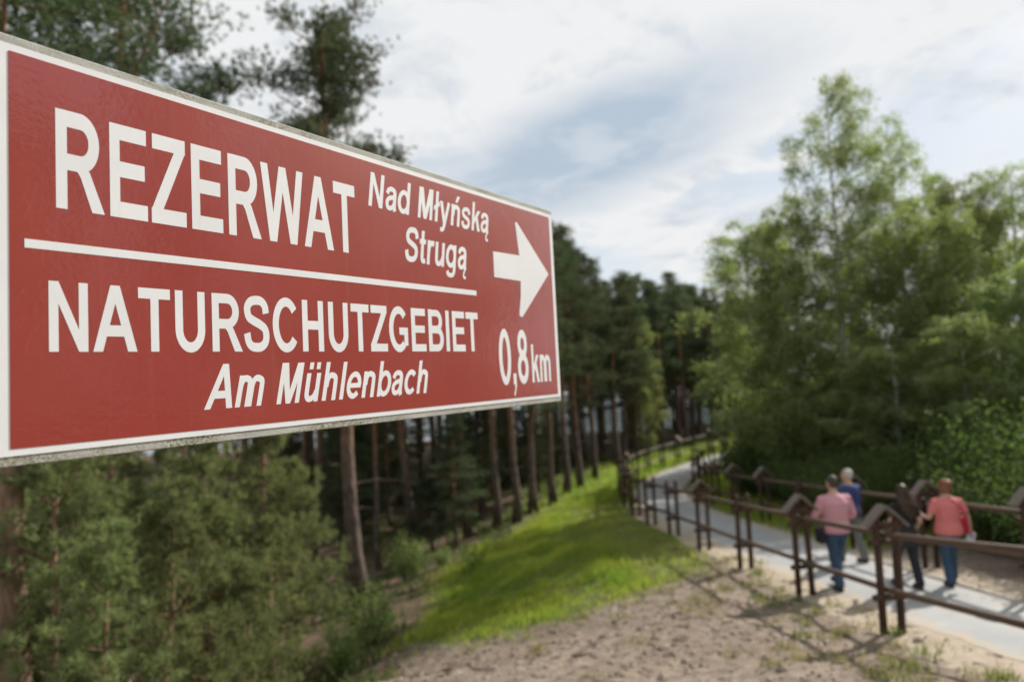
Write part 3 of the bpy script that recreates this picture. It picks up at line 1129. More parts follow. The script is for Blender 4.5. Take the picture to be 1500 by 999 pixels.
# birches right of the path
for (pxx, dep, var, hh, wid, lab) in (
        (1238, 23.0, 0, 15.2, 1.0, 'tallest birch with airy crown reaching highest against the sky'),
        (1332, 24.0, 1, 14.0, 0.92, 'slim birch with rounded airy top just right of the tallest birch'),
        (1372, 26.0, 0, 12.6, 0.8, 'thin wispy birch peeping out behind the slim rounded one'),
        (1425, 24.5, 2, 12.0, 0.95, 'medium birch with yellow green round top near the right trees'),
        (1500, 23.0, 1, 11.8, 1.0, 'birch at the end of the birch row cut by the frame'),
        (1112, 25.0, 2, 10.6, 1.12, 'low bushy birch nearest the dark pines with bright foliage'),
        (1175, 22.5, 2, 10.4, 1.05, 'dense birch standing under the tallest birch beside the fence'),
        (1290, 26.5, 2, 10.5, 1.1, 'full birch filling the middle behind the two tall ones'),
        (1395, 21.5, 2, 9.6, 1.05, 'leafy birch right behind the person in the coral shirt'),
        (1470, 27.5, 0, 11.0, 1.1, 'shaded birch at the back of the birch row')):
    x, y = at_depth(pxx, dep)
    h0 = (15.0, 14.0, 12.0)[var]
    place(birches[var], 'birch_tree', lab, 'birch', x, y, wid, sz=hh / h0)
# dark understorey right of the fence
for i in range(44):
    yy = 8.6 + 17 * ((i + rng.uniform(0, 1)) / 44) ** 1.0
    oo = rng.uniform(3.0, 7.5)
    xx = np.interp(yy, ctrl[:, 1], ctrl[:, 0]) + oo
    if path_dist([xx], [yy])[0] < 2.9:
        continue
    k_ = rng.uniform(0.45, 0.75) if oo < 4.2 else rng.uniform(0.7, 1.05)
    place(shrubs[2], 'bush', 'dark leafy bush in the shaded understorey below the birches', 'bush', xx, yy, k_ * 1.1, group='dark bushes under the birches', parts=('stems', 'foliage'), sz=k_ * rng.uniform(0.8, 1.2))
for i in range(20):
    pxx = 1085 + i * 23 + rng.uniform(-10, 10)
    xx, yy = at_depth(pxx, rng.uniform(19.5, 28))
    if path_dist([xx], [yy])[0] < 4.2:
        continue
    place(shrubs[3], 'bush', 'tall light green bush filling the gaps between the birch trunks', 'bush', xx, yy, rng.uniform(0.8, 1.1), group='tall green bushes between the birches', parts=('stems', 'foliage'), sz=rng.uniform(0.8, 1.35))
# low birches right of the frame that shade the bushes
for xx, yy, hh in ((13.4, 12.4, 4.2), (14.8, 14.4, 5.0), (12.0, 14.2, 3.6), (16.0, 12.4, 4.6)):
    place(shrubs[2], 'bush', 'large dark bush at the back of the shaded understorey', 'bush', xx, yy, 1.45, group='large dark bushes behind the fence', parts=('stems', 'foliage'), sz=hh / 3.2)
for xx, yy, hh in ((12.8, 17.4, 5.4), (15.4, 18.4, 7.2), (11.4, 18.6, 4.8), (17.0, 13.0, 6.2), (18.5, 15.5, 8.0), (19.0, 20.0, 9.5), (22.0, 20.0, 11.0)):
    place(birches[2], 'birch_tree', 'low spreading birch standing on the far side of the dark bushes', 'birch', xx, yy, 0.9, group='low birches behind the bushes', sz=hh / 12.0)
# trees on the bank to the right, mirrored in the glossy sign
for i, (xx, yy, hh) in enumerate(((15, -6, 8.2), (14, -2.5, 9.4), (16.5, 0.5, 10.2), (15, 3.0, 8.6), (18, 5.5, 10.8), (17, -9, 9.0), (20, 2.0, 11.5))):
    place(birches[2], 'birch_tree', 'birch on the open bank facing the front of the sign', 'birch', xx, yy, 0.95, group='birches facing the sign', sz=hh / 12.0)

# shrubs on the slope edge
for pxl, v_, s, lab in (((598, 850), 0, 1.0, 'round fresh green shrub at the forest edge'),
                        ((545, 945), 1, 1.15, 'pale green upright sapling at the foot of the thick trunk'),
                        ((505, 985), 1, 0.85, 'small pale green sapling in front of the young pines'),
                        ((648, 830), 1, 0.6, 'tiny green shrub beside the round shrub on the grass edge')):
    x, y = cast(*pxl)
    place(shrubs[v_], 'shrub', lab, 'shrub', x, y, s, parts=('stems', 'foliage'))

# bare dead branches sticking out of the young pines
def dead_branch(px, dep, zrel, ang, ln, lab, seed):
    g_ = np.random.default_rng(seed)
    x, y = at_depth(px, dep)
    G_ = Geo()
    d_ = np.array([math.cos(ang), -0.15, math.sin(ang)])
    p = np.zeros(3)
    main = [p + d_ * ln * t + g_.normal(0, 0.03, 3) for t in np.linspace(0, 1, 6)]
    G_.tube(main, np.linspace(0.026, 0.008, 6), 6)
    for t in (1, 2, 3, 4):
        q = unit(d_ + g_.normal(0, 0.75, 3))
        l2 = ln * g_.uniform(0.25, 0.5)
        G_.tube([main[t], main[t] + q * l2 * 0.5, main[t] + q * l2 + g_.normal(0, 0.04, 3)], [0.014, 0.010, 0.004], 5)
    o = obj('dead_branch', G_.mesh('dead_branch', M['dead_wood'], True), None, (x, y, gz(x, y) + zrel))
    tag(o, lab, 'branch')


dead_branch(45, 6.6, 0.55, 2.4, 0.9, 'pale forked dead branch beside the orange trunk', 5)
dead_branch(95, 6.3, 0.35, 0.7, 0.9, 'pale dead branch rising towards the young pines', 8)
# young pines below the sign
for i, (pxx, dep, v_, s) in enumerate(((70, 7.6, 0, 0.95), (165, 8.8, 1, 0.95), (300, 9.6, 0, 1.05), (385, 10.6, 1, 0.95), (235, 7.2, 2, 0.85), (95, 11.0, 1, 1.05), (-40, 8.6, 1, 0.9),
                                       (425, 13.4, 0, 0.9), (360, 8.2, 2, 0.6), (270, 12.5, 1, 1.0), (140, 6.4, 2, 0.7), (-10, 12.5, 1, 1.1), (190, 13.5, 0, 1.1))):
    x, y = at_depth(pxx, dep)
    place(young[v_], 'young_pine', 'bushy young pine on the low ground below the red sign', 'pine', x, y, s, group='young pines below the sign')


# ------------------------------------------------------------------ fences
def cyl(name, r, h, mat, sides=10, taper=1.0):
    g = Geo()
    g.tube([(0, 0, 0), (0, 0, h * 0.5), (0, 0, h - 0.02), (0, 0, h)], [r, r * (1 + taper) / 2, r * taper, r * taper * 0.82], sides)
    return g.mesh(name, mat, True)


def bevel_box(name, sx, sy, sz, mat, b=0.008):
    g = Geo()
    v, f = [], []
    g.box((-sx / 2, -sy / 2, -sz / 2), (sx / 2, sy / 2, sz / 2))
    return g.mesh(name, mat)


post_me = cyl('fence_post', 0.046, 1.62, M['fence_wood'], 10, 0.94)
post_tall = cyl('fence_post_tall', 0.046, 1.62, M['fence_wood'], 10, 0.94)
rail_me = cyl('fence_rail', 0.040, 1.0, M['rail_wood'], 10, 1.0)
gb = Geo()
gb.tube([(-0.20, 0, 0), (0.20, 0, 0)], [0.042, 0.042], 8)
block_me = gb.mesh('cross_block', M['fence_wood'])
gr = Geo()
gr.box((0, -0.085, -0.013), (0.355, 0.085, 0.013))
roof_me = gr.mesh('roof_board', M['roof_wood'])

seg = np.linalg.norm(np.diff(CL, axis=0), axis=1)
ARC = np.concatenate([[0], np.cumsum(seg)])


def fence(side, y_first, count, roofs, label):
    off = 1.58 * side if side < 0 else 1.46
    P = CL + nor * off
    sg = np.concatenate([[0], np.cumsum(np.linalg.norm(np.diff(P, axis=0), axis=1))])
    s0 = np.interp(y_first, P[:, 1], sg)
    ss_ = s0 + 2.1 * np.arange(count)
    X = np.stack([np.interp(ss_, sg, P[:, 0]), np.interp(ss_, sg, P[:, 1])], 1)
    if side < 0:
        X[1] = X[1] + (X[1] - X[2]) * 0.28
        X[0] = X[1] + (X[1] - X[2])
    Tn = np.gradient(X, axis=0)
    Tn = unit(Tn)
    Z = np.array([gz(*q) for q in X])
    root = thing('rail_fence', label, 'fence', (X[0, 0], X[0, 1], Z[0]))
    base = np.array([X[0, 0], X[0, 1], Z[0]])

    def put(name, me_, mat):
        o = obj(name, me_, root)
        o.matrix_basis = Matrix.Translation(-Vector(base)) @ mat
        return o
    for i in range(count):
        tx_, ty_ = Tn[i]
        ang = math.atan2(ty_, tx_)
        fr = Matrix.Translation((X[i, 0], X[i, 1], Z[i])) @ Matrix.Rotation(ang - math.pi / 2, 4, 'Z')   # local y along fence, x across
        rf = roofs(i)
        for sx in (-1, 1):
            lean = Matrix.Rotation(rng.normal(0, 0.012), 4, 'X') @ Matrix.Rotation(rng.normal(0, 0.012), 4, 'Y') @ Matrix.Rotation(rng.uniform(0, 6), 4, 'Z')
            put('post', post_tall if rf else post_me, fr @ Matrix.Translation((sx * 0.112, 0, -0.22)) @ lean)
        for hz in (0.44, 1.11) + ((1.31,) if rf else ()):
            put('cross_block', block_me, fr @ Matrix.Translation((0, 0, hz)))
        if rf:
            for sx in (-1, 1):
                m_ = fr @ Matrix.Translation((0, 0, 1.565)) @ (Matrix.Rotation(math.pi, 4, 'Z') if sx < 0 else Matrix.Identity(4)) @ Matrix.Rotation(math.radians(44), 4, 'Y') @ Matrix.Translation((0.012, 0, 0))
                put('roof_board', roof_me, m_)
        if i < count - 1:
            for hz, zz in ((0.53, 0), (1.20, 0)):
                a = Vector((X[i, 0], X[i, 1], Z[i] + hz + rng.normal(0, 0.006)))
                b = Vector((X[i + 1, 0], X[i + 1, 1], Z[i + 1] + hz + rng.normal(0, 0.006)))
                dv = b - a
                q = dv.to_track_quat('Z', 'Y').to_matrix().to_4x4()
                put('rail', rail_me, Matrix.Translation(a) @ q @ Matrix.Scale(dv.length - 0.004, 4, (0, 0, 1)))
    return root


fence(-1, 3.55, 30, lambda i: i in (0, 2, 3, 5, 9, 11, 12) or i > 14 and i % 2 == 0, 'brown log rail fence between the bare soil bank and the path')
fence(1, 5.0, 30, lambda i: i % 2 == 0 or i in (3, 7), 'brown log rail fence on the birch side of the path')


# ------------------------------------------------------------------ lettering
SW, BW = 146.0, 120.0


def arc(cx, cy, rx, ry, a0, a1, k=18):
    t = np.radians(np.linspace(a0, a1, k))
    return [(cx + rx * math.cos(q), cy + ry * math.sin(q)) for q in t]


def spl(pts, k=6):
    return [tuple(p) for p in catmull(np.array(pts, float), k)]


def rect(x0, y0, x1, y1):
    return ('p', [(x0, y0), (x1, y0), (x1, y1), (x0, y1)])


def st(pts, sw=SW, bw=BW):
    return ('s', pts, sw, bw)


S_PTS = [(548, 495), (525, 590), (440, 652), (325, 662), (200, 642), (126, 580), (118, 515), (155, 440), (260, 395), (400, 352), (515, 295), (548, 205), (520, 118), (430, 64), (325, 54), (210, 68), (135, 125), (104, 235)]
s_pts = [(x * 0.80 + 10, y * 519 / 716) for x, y in S_PTS]
A_PTS = [st(spl([(98, 355), (135, 430), (215, 466), (300, 466), (385, 440), (424, 360), (424, 200), (428, 90), (462, -2)]), 138, 104),
         st(spl([(424, 312), (310, 288), (190, 262), (118, 205), (112, 135), (155, 68), (240, 50), (340, 78), (418, 160)]), 132, 98)]
N_PTS = lambda x0: [st(spl([(x0 + 70, 250), (x0 + 90, 380), (x0 + 165, 462), (x0 + 265, 462), (x0 + 350, 425), (x0 + 372, 330), (x0 + 372, 0)]), 138, 108)]
GLY = {
    'R': (722, [rect(73, 0, 219, 716), st([(146, 657), (390, 657)] + arc(395, 500, 182, 157, 88, -88) + [(390, 343), (146, 343)], SW, BW), ('p', [(300, 330), (440, 345), (520, 290), (718, 0), (545, 0), (395, 245)])]),
    'E': (667, [rect(73, 0, 219, 716), rect(200, 595, 617, 716), rect(200, 310, 590, 431), rect(200, 0, 630, 121)]),
    'Z': (611, [rect(45, 595, 582, 716), rect(22, 0, 590, 121), ('p', [(22, 105), (208, 118), (582, 612), (398, 600)])]),
    'W': (944, [('p', [(3, 716), (152, 716), (322, 0), (172, 0)]), ('p', [(172, 0), (322, 0), (548, 716), (398, 716)]), ('p', [(398, 716), (548, 716), (772, 0), (620, 0)]), ('p', [(620, 0), (772, 0), (941, 716), (794, 716)])]),
    'A': (722, [('p', [(0, 0), (153, 0), (436, 716), (283, 716)]), ('p', [(283, 716), (436, 716), (718, 0), (560, 0)]), rect(160, 163, 560, 284)]),
    'T': (611, [rect(21, 595, 590, 716), rect(233, 0, 379, 640)]),
    'N': (722, [rect(73, 0, 211, 716), rect(510, 0, 649, 716), ('p', [(73, 716), (214, 716), (649, 0), (508, 0)])]),
    'U': (722, [st([(144, 716), (144, 300)] + arc(361, 265, 217, 216, 180, 360, 26) + [(578, 300), (578, 716)], SW, BW)]),
    'S': (667, [st(spl(S_PTS), 146, 116)]),
    'C': (722, [st(arc(378, 358, 262, 309, 38, 322, 40), 150, 122)]),
    'H': (722, [rect(73, 0, 219, 716), rect(504, 0, 650, 716), rect(200, 306, 520, 428)]),
    'G': (778, [st(arc(392, 358, 276, 309, 42, 312, 40), 150, 122), rect(402, 268, 716, 386), rect(578, 92, 716, 330)]),
    'B': (722, [rect(73, 0, 219, 716), st([(146, 657), (400, 657)] + arc(405, 520, 165, 137, 88, -88) + [(400, 383), (146, 383)], 140, 112), st([(146, 368), (430, 368)] + arc(430, 214, 180, 154, 88, -88) + [(430, 60), (146, 60)], 146, 118)]),
    'I': (278, [rect(68, 0, 214, 716)]),
    'M': (833, [rect(70, 0, 204, 716), rect(629, 0, 763, 716), ('p', [(70, 716), (272, 716), (488, 0), (346, 0)]), ('p', [(346, 0), (488, 0), (763, 716), (561, 716)])]),
    'a': (556, A_PTS),
    'ą': (556, A_PTS + [st(spl([(450, 6), (392, -70), (385, -140), (440, -172), (510, -160)]), 70, 66)]),
    'b': (611, [rect(66, 0, 203, 716), st(arc(335, 260, 202, 212, 0, 360, 40), 138, 108)]),
    'c': (556, [st(arc(305, 260, 208, 212, 42, 318, 34), 138, 110)]),
    'd': (611, [rect(405, 0, 542, 716), st(arc(276, 260, 202, 212, 0, 360, 40), 138, 108)]),
    'e': (556, [st(arc(285, 260, 205, 212, 0, 318, 38), 132, 106), rect(130, 208, 545, 300)]),
    'g': (611, [rect(405, -20, 542, 519), st(arc(276, 262, 202, 208, 0, 360, 40), 138, 104), st(spl([(473, 10), (455, -95), (385, -150), (275, -158), (165, -140), (108, -70)]), 136, 100)]),
    'h': (611, [rect(70, 0, 207, 716)] + N_PTS(99)),
    'n': (611, [rect(70, 0, 207, 519)] + N_PTS(99)),
    'ń': (611, [rect(70, 0, 207, 519)] + N_PTS(99) + [('p', [(262, 575), (372, 575), (500, 735), (345, 735)])]),
    'm': (889, [rect(62, 0, 199, 519), st(spl([(130, 250), (145, 380), (205, 462), (290, 462), (365, 425), (382, 330), (446, 0)][:6] + [(384, 0)]), 132, 108),
                st(spl([(440, 250), (455, 380), (520, 462), (615, 462), (700, 425), (722, 330), (722, 0)]), 132, 108), rect(378, 0, 510, 300)]),
    'k': (556, [rect(67, 0, 204, 716), ('p', [(190, 160), (540, 519), (368, 519), (190, 312)]), ('p', [(275, 285), (385, 372), (560, 0), (400, 0)])]),
    'l': (278, [rect(70, 0, 207, 716)]),
    'ł': (278, [rect(70, 0, 207, 716), ('p', [(-5, 250), (285, 385), (285, 495), (-5, 360)])]),
    'r': (389, [rect(66, 0, 203, 519), st(spl([(150, 260), (175, 385), (235, 452), (310, 462), (385, 445)]), 110, 118)]),
    's': (556, [st(spl(s_pts), 128, 100)]),
    't': (333, [st([(158, 690), (158, 220)] + spl([(158, 200), (162, 110), (195, 62), (250, 54), (318, 66)]), 138, 104), rect(16, 410, 312, 515)]),
    'u': (611, [st([(140, 519), (140, 260)] + spl([(140, 240), (150, 120), (215, 56), (310, 58), (400, 112), (462, 210)]), 138, 108), rect(402, 0, 539, 519)]),
    'ü': (611, [st([(140, 519), (140, 260)] + spl([(140, 240), (150, 120), (215, 56), (310, 58), (400, 112), (462, 210)]), 138, 108), rect(402, 0, 539, 519), rect(125, 590, 255, 716), rect(360, 590, 490, 716)]),
    'y': (556, [('p', [(5, 519), (152, 519), (350, 30), (222, -25)]), st([(478, 519), (320, 60)] + spl([(318, 55), (265, -85), (205, -150), (90, -150)]), 136, 104)]),
    '0': (556, [st(arc(278, 358, 195, 309, 0, 360, 48), 146, 108)]),
    '8': (556, [st(arc(278, 528, 158, 138, 0, 360, 36), 140, 104), st(arc(278, 206, 186, 158, 0, 360, 36), 146, 106)]),
    ',': (278, [rect(66, 0, 206, 140), ('p', [(135, 20), (206, 20), (206, -20), (110, -160), (62, -130), (120, -60)])]),
    ' ': (278, []),
}


def stroke_poly(pts, sw, bw):
    P = np.array(pts, float)
    keep = np.concatenate([[True], np.linalg.norm(np.diff(P, axis=0), axis=1) > 1.0])
    P = P[keep]
    closed = np.linalg.norm(P[0] - P[-1]) < 3
    if closed:
        P[-1] = P[0]
        Q = np.vstack([P[-2], P, P[1]])
        T = unit(Q[2:] - Q[:-2])
    else:
        T = unit(np.gradient(P, axis=0))
    nrm = np.stack([T[:, 1], -T[:, 0]], 1)
    off = nrm * np.array([sw / 2, bw / 2])
    return P + off, P - off


def glyph_geo(ch):
    """flat triangles in font units, one z step per stroke so strokes never share a plane"""
    V, Fc, n0 = [], [], 0
    for zi, item in enumerate(GLY[ch][1]):
        if item[0] == 'p':
            p = item[1]
            if len(p) == 6:      # concave: fan would fail, split by hand
                tris = [(0, 1, 5), (1, 2, 5), (2, 3, 5), (3, 4, 5)]
            else:
                tris = [(0, i, i + 1) for i in range(1, len(p) - 1)]
            V += [(a, b, zi) for a, b in p]
            Fc += [tuple(n0 + q for q in t) for t in tris]
            n0 += len(p)
        else:
            L, R = stroke_poly(item[1], item[2], item[3])
            k = len(L)
            for i in range(k):
                V += [(*L[i], zi), (*R[i], zi)]
            for i in range(k - 1):
                a = n0 + 2 * i
                Fc += [(a, a + 2, a + 3), (a, a + 3, a + 1)]
            n0 += 2 * k
    return np.array(V, float), np.array(Fc, int)


# ------------------------------------------------------------------ the sign
SU = Vector((0.603451, 0.797400, 0.0))
SV = Vector((0, 0, 1))
SNV = SU.cross(SV)              # towards the camera side
TL = Vector(CAM) + Vector((-0.678241, 0.827633, 0.483123))
SW_, SH_ = 1.346, 0.55
BL = TL - SV * SH_
frame = Matrix.Identity(4)
for i, ax in enumerate((SU, SV, SNV)):
    for j in range(3):
        frame[j][i] = ax[j]
frame.translation = BL


def sign_mats():
    m, n = new_mat('white_sign_film')
    tc = n('ShaderNodeTexCoord').outputs['Object']
    c = n.mix(n.sstep(n.noise(tc, 9, 5), 0.3, 0.75), (0.82, 0.82, 0.82), (0.88, 0.88, 0.875))
    sp = n.sstep(n.noise(tc, 260, 3, 0.7), 0.70, 0.78)
    c = n.mix(n.math('MULTIPLY', sp, 0.5), c, (0.52, 0.50, 0.46))
    b = n('ShaderNodeBsdfPrincipled', {'Base Color': c, 'Roughness': 0.38, 'Specular IOR Level': 0.4})
    n('ShaderNodeOutputMaterial', {'Surface': b.outputs[0]})
    white = m
    m, n = new_mat('glossy_brick_red_film')
    tc = n('ShaderNodeTexCoord').outputs['Object']
    c = n.mix(n.sstep(n.noise(tc, 5, 5), 0.3, 0.7), (0.325, 0.036, 0.025), (0.355, 0.043, 0.031))
    sp = n.sstep(n.noise(tc, 420, 3, 0.75), 0.685, 0.76)
    c = n.mix(n.math('MULTIPLY', sp, 0.5), c, (0.55, 0.30, 0.24))
    sp2 = n.sstep(n.noise(tc, 170, 2, 0.7), 0.745, 0.80)
    c = n.mix(n.math('MULTIPLY', sp2, 0.7), c, (0.22, 0.03, 0.022))
    stv = n('ShaderNodeMapping', {'Vector': tc, 'Scale': (34, 1.6, 1)}).outputs[0]
    c = n.mix(n.math('MULTIPLY', n.sstep(n.noise(stv, 1.4, 6, 0.65), 0.54, 0.75), 0.16), c, (0.46, 0.16, 0.12))
    c = n.mix(n.math('MULTIPLY', n.sstep(n.noise(tc, 2.2, 5, 0.6), 0.50, 0.72), 0.22), c, (0.40, 0.085, 0.065))
    c = n.mix(n.math('MULTIPLY', n.sstep(n.noise(stv, 0.9, 4, 0.6), 0.58, 0.76), 0.22), c, (0.20, 0.028, 0.020))
    b = n('ShaderNodeBsdfPrincipled', {'Base Color': c, 'Roughness': 0.42, 'Specular IOR Level': 0.35, 'Coat Weight': 1.0, 'Coat Roughness': 0.05, 'Coat IOR': 1.62})
    h = n.math('ADD', n.noise(tc, 130, 3, 0.5), n.math('MULTIPLY', n.noise(tc, 22, 3, 0.5), 2.0))
    bn = n('ShaderNodeBump', {'Height': h, 'Strength': 0.09, 'Distance': 0.004})
    n.nt.links.new(bn.outputs[0], b.inputs['Coat Normal'])
    n('ShaderNodeOutputMaterial', {'Surface': b.outputs[0]})
    red = m
    m, n = new_mat('weathered_board_edge')
    tc = n('ShaderNodeTexCoord').outputs['Object']
    mp = n('ShaderNodeMapping', {'Vector': tc, 'Scale': (1, 3, 3)}).outputs[0]
    c = n.mix(n.sstep(n.noise(mp, 14, 6, 0.65), 0.3, 0.7), (0.38, 0.37, 0.33), (0.52, 0.51, 0.46))
    gr_ = n.math('MULTIPLY', n.sstep(n.noise(mp, 6, 5, 0.6), 0.46, 0.66), n.sstep(n.noise(tc, 230, 4, 0.7), 0.42, 0.6))
    c = n.mix(gr_, c, (0.15, 0.15, 0.055))
    c = n.mix(n.sstep(n.noise(tc, 420, 3, 0.7), 0.56, 0.68), c, (0.30, 0.29, 0.26))
    b = n('ShaderNodeBsdfPrincipled', {'Base Color': c, 'Roughness': 0.9})
    bn = n('ShaderNodeBump', {'Height': n.noise(tc, 300, 4), 'Strength': 0.4, 'Distance': 0.002})
    n.nt.links.new(bn.outputs[0], b.inputs['Normal'])
    n('ShaderNodeOutputMaterial', {'Surface': b.outputs[0]})
    return white, red, m


M['white'], M['red'], M['board'] = sign_mats()
M['steel'] = surface('galvanised_post_steel', (0.32, 0.33, 0.34), (0.42, 0.43, 0.44), 6, 0.45, 0.1, 40)

sgx, sgy = (BL + SU * -0.085 - SNV * 0.045).xy
sg0 = gz(sgx, sgy)
sign = thing('direction_sign', 'large red and white bilingual nature reserve sign with right arrow', 'sign', (sgx, sgy, sg0))
REL = Matrix.Translation((-sgx, -sgy, -sg0))


def sign_part(name, v, f, mat, z=0.0, smooth=False, label=None):
    me_ = raw_mesh(name, np.asarray(v, float), np.asarray(f, int), mat, smooth)
    o = obj(name, me_, sign)
    o.matrix_basis = REL @ frame @ Matrix.Translation((0, 0, z))
    if label:
        o['label'] = label
    return o


def round_rect(x0, y0, x1, y1, r, k=6):
    P = []
    for cx, cy, a in ((x1 - r, y1 - r, 0), (x0 + r, y1 - r, 90), (x0 + r, y0 + r, 180), (x1 - r, y0 + r, 270)):
        P += arc(cx, cy, r, r, a, a + 90, k)
    return P


def slab(poly, z0, z1, bev=0.0):
    """prism with an optional chamfered front"""
    P = np.array(poly)
    c = P.mean(0)
    k = len(P)
    front = P - np.sign(P - c) * bev
    rings = [np.column_stack([P, np.full(k, z0)])]
    rings.append(np.column_stack([P, np.full(k, z1 - bev)]))
    if bev:
        rings.append(np.column_stack([front, np.full(k, z1)]))
    V = np.vstack(rings + [[[c[0], c[1], z0]], [[c[0], c[1], z1]]])
    f = []
    m_ = len(rings)
    for i in range(m_ - 1):
        for j in range(k):
            p, q = i * k + j, i * k + (j + 1) % k
            f += [(p, q, q + k), (p, q + k, p + k)]
    for j in range(k):
        f += [(m_ * k, (j + 1) % k, j), (m_ * k + 1, (m_ - 1) * k + j, (m_ - 1) * k + (j + 1) % k)]
    return V, f


V, f = slab(round_rect(-0.045, -0.0235, 1.3665, 0.5735, 0.006), -0.024, -0.0020, 0.0015)
sign_part('board', V, f, M['board'], 0, False, 'weathered pale board with lichen along its edge')
V, f = slab(round_rect(-0.034, -0.0095, 1.3610, 0.5600, 0.003), -0.0020, -0.0006)
sign_part('white_border', V, f, M['white'])
V, f = slab(round_rect(0, 0, SW_, SH_, 0.002), -0.0006, 0.0)
sign_part('red_panel', V, f, M['red'])
V, f = slab([(0.0168, 0.2755), (0.979, 0.2775), (0.979, 0.2905), (0.0168, 0.2880)], 0, 0.0004)
sign_part('divider_line', V, f, M['white'])
arrow = [(1.0575, 0.3345), (1.0575, 0.4055), (1.1795, 0.4090)] + spl([(1.1785, 0.412), (1.1735, 0.447), (1.1670, 0.495)], 5) + [(1.1660, 0.502), (1.1690, 0.5062), (1.1740, 0.5060), (1.1785, 0.5030)]
arrow += [(1.3240, 0.3720), (1.3255, 0.3690), (1.3240, 0.3660), (1.1830, 0.2330), (1.1780, 0.2300), (1.1720, 0.2300), (1.1655, 0.2345), (1.1665, 0.245)] + spl([(1.1700, 0.262), (1.1765, 0.295), (1.1795, 0.3345)], 5)
arrow = np.array(arrow)
# arrow front as three convex pieces
k = len(arrow)
ct = np.array([[1.1795, 0.37]])
V = np.vstack([np.column_stack([arrow, np.full(k, 0.0004)]), [[1.22, 0.37, 0.0004]]])
f = [(k, j, (j + 1) % k) for j in range(k)]
sign_part('arrow', V, f, M['white'])


def word(text, u0, u1, base, cap, slant=0.0, z=0.0002, v_slope=0.0):
    adv = 0.0
    lay = []
    lo, hi = 1e9, -1e9
    for ch in text:
        Vg, Fg = (None, None) if not GLY[ch][1] else glyph_geo(ch)
        if Vg is not None:
            Vg = Vg.copy()
            Vg[:, 0] += adv
            lay.append((Vg, Fg))
            X_ = Vg[:, 0] + slant * Vg[:, 1] / 0.6
            lo, hi = min(lo, X_.min()), max(hi, X_.max())
        adv += GLY[ch][0]
    sx = (u1 - u0) / (hi - lo)
    sy = cap / 716.0
    for Vg, Fg in lay:
        X_ = (Vg[:, 0] + slant * Vg[:, 1] / 0.6 - lo) * sx + u0
        Y_ = base + Vg[:, 1] * sy + v_slope * (X_ - u0)
        Z_ = z + Vg[:, 2] * 0.00002
        sign_part('letter', np.stack([X_, Y_, Z_], 1), Fg, M['white'])


word('REZERWAT', 0.0540, 0.5900, 0.3385, 0.1470)
word('NATURSCHUTZGEBIET', 0.0440, 0.9790, 0.1308, 0.1010)
word('Nad Młyńską', 0.6270, 1.0440, 0.4510, 0.0775, 0.13)
word('Strugą', 0.7310, 0.9460, 0.3405, 0.0830, 0.13)
word('Am Mühlenbach', 0.2590, 0.7880, 0.0330, 0.0765, 0.19)
word('0,8', 1.0620, 1.1970, 0.0385, 0.1540)
word('km', 1.2140, 1.3110, 0.0400, 0.1110)

# post and straps that carry the board, left of the panel
g = Geo()
ph = TL.z + 0.12 - sg0
g.tube([(0, 0, -0.3), (0, 0, ph), (0, 0, ph + 0.012)], [0.035, 0.035, 0.022], 20)
obj('post', g.mesh('sign_post', M['steel'], True), sign)
for vv in (0.10, 0.44):
    V, f = slab([(-0.125, vv), (0.16, vv), (0.16, vv + 0.035), (-0.125, vv + 0.035)], -0.0300, -0.0245)
    sign_part('strap', V, f, M['steel'])

# ------------------------------------------------------------------ people
def cloth(name, c1, c2, scale=30, rough=0.85):
    return surface(name, c1, c2, scale, rough, 0.3, 60, bdist=0.004)


M['skin'] = surface('skin', (0.50, 0.30, 0.22), (0.56, 0.35, 0.26), 8, 0.55)
M['pink'] = cloth('pink_shirt', (0.56, 0.27, 0.31), (0.60, 0.31, 0.35))
M['coral'] = cloth('coral_shirt', (0.62, 0.175, 0.165), (0.66, 0.21, 0.195))
M['navy'] = cloth('navy_top', (0.03, 0.05, 0.14), (0.05, 0.075, 0.18))
M['black'] = cloth('black_top', (0.012, 0.011, 0.012), (0.022, 0.02, 0.02))
M['jeans'] = cloth('blue_jeans', (0.030, 0.060, 0.105), (0.05, 0.09, 0.145))
M['denim_dark'] = cloth('dark_trousers', (0.022, 0.022, 0.030), (0.035, 0.033, 0.04))
M['grey_cloth'] = cloth('grey_trousers', (0.13, 0.14, 0.13), (0.18, 0.19, 0.18))
M['hair_brown'] = surface('brown_hair', (0.018, 0.011, 0.007), (0.075, 0.043, 0.024), 12, 0.45, stretch=(6, 6, 1))
M['hair_grey'] = surface('grey_hair', (0.42, 0.40, 0.36), (0.55, 0.53, 0.48), 12, 0.6)
M['hair_dark'] = surface('dark_grey_hair', (0.04, 0.034, 0.026), (0.075, 0.065, 0.05), 12, 0.6)
M['hair_red'] = surface('auburn_hair', (0.16, 0.06, 0.03), (0.24, 0.10, 0.05), 12, 0.5)
M['shoe'] = surface('dark_shoes', (0.02, 0.018, 0.016), (0.045, 0.04, 0.035), 12, 0.6)
M['bag_red'] = cloth('crimson_bag', (0.36, 0.02, 0.05), (0.42, 0.03, 0.07), 20, 0.6)
M['bag_dark'] = cloth('dark_bag', (0.018, 0.018, 0.022), (0.03, 0.03, 0.036), 20, 0.6)
M['paper'] = surface('folded_leaflet', (0.50, 0.54, 0.68), (0.62, 0.64, 0.74), 14, 0.6)
M['eye'] = surface('eyes', (0.03, 0.02, 0.02), (0.05, 0.04, 0.03), 10, 0.3)


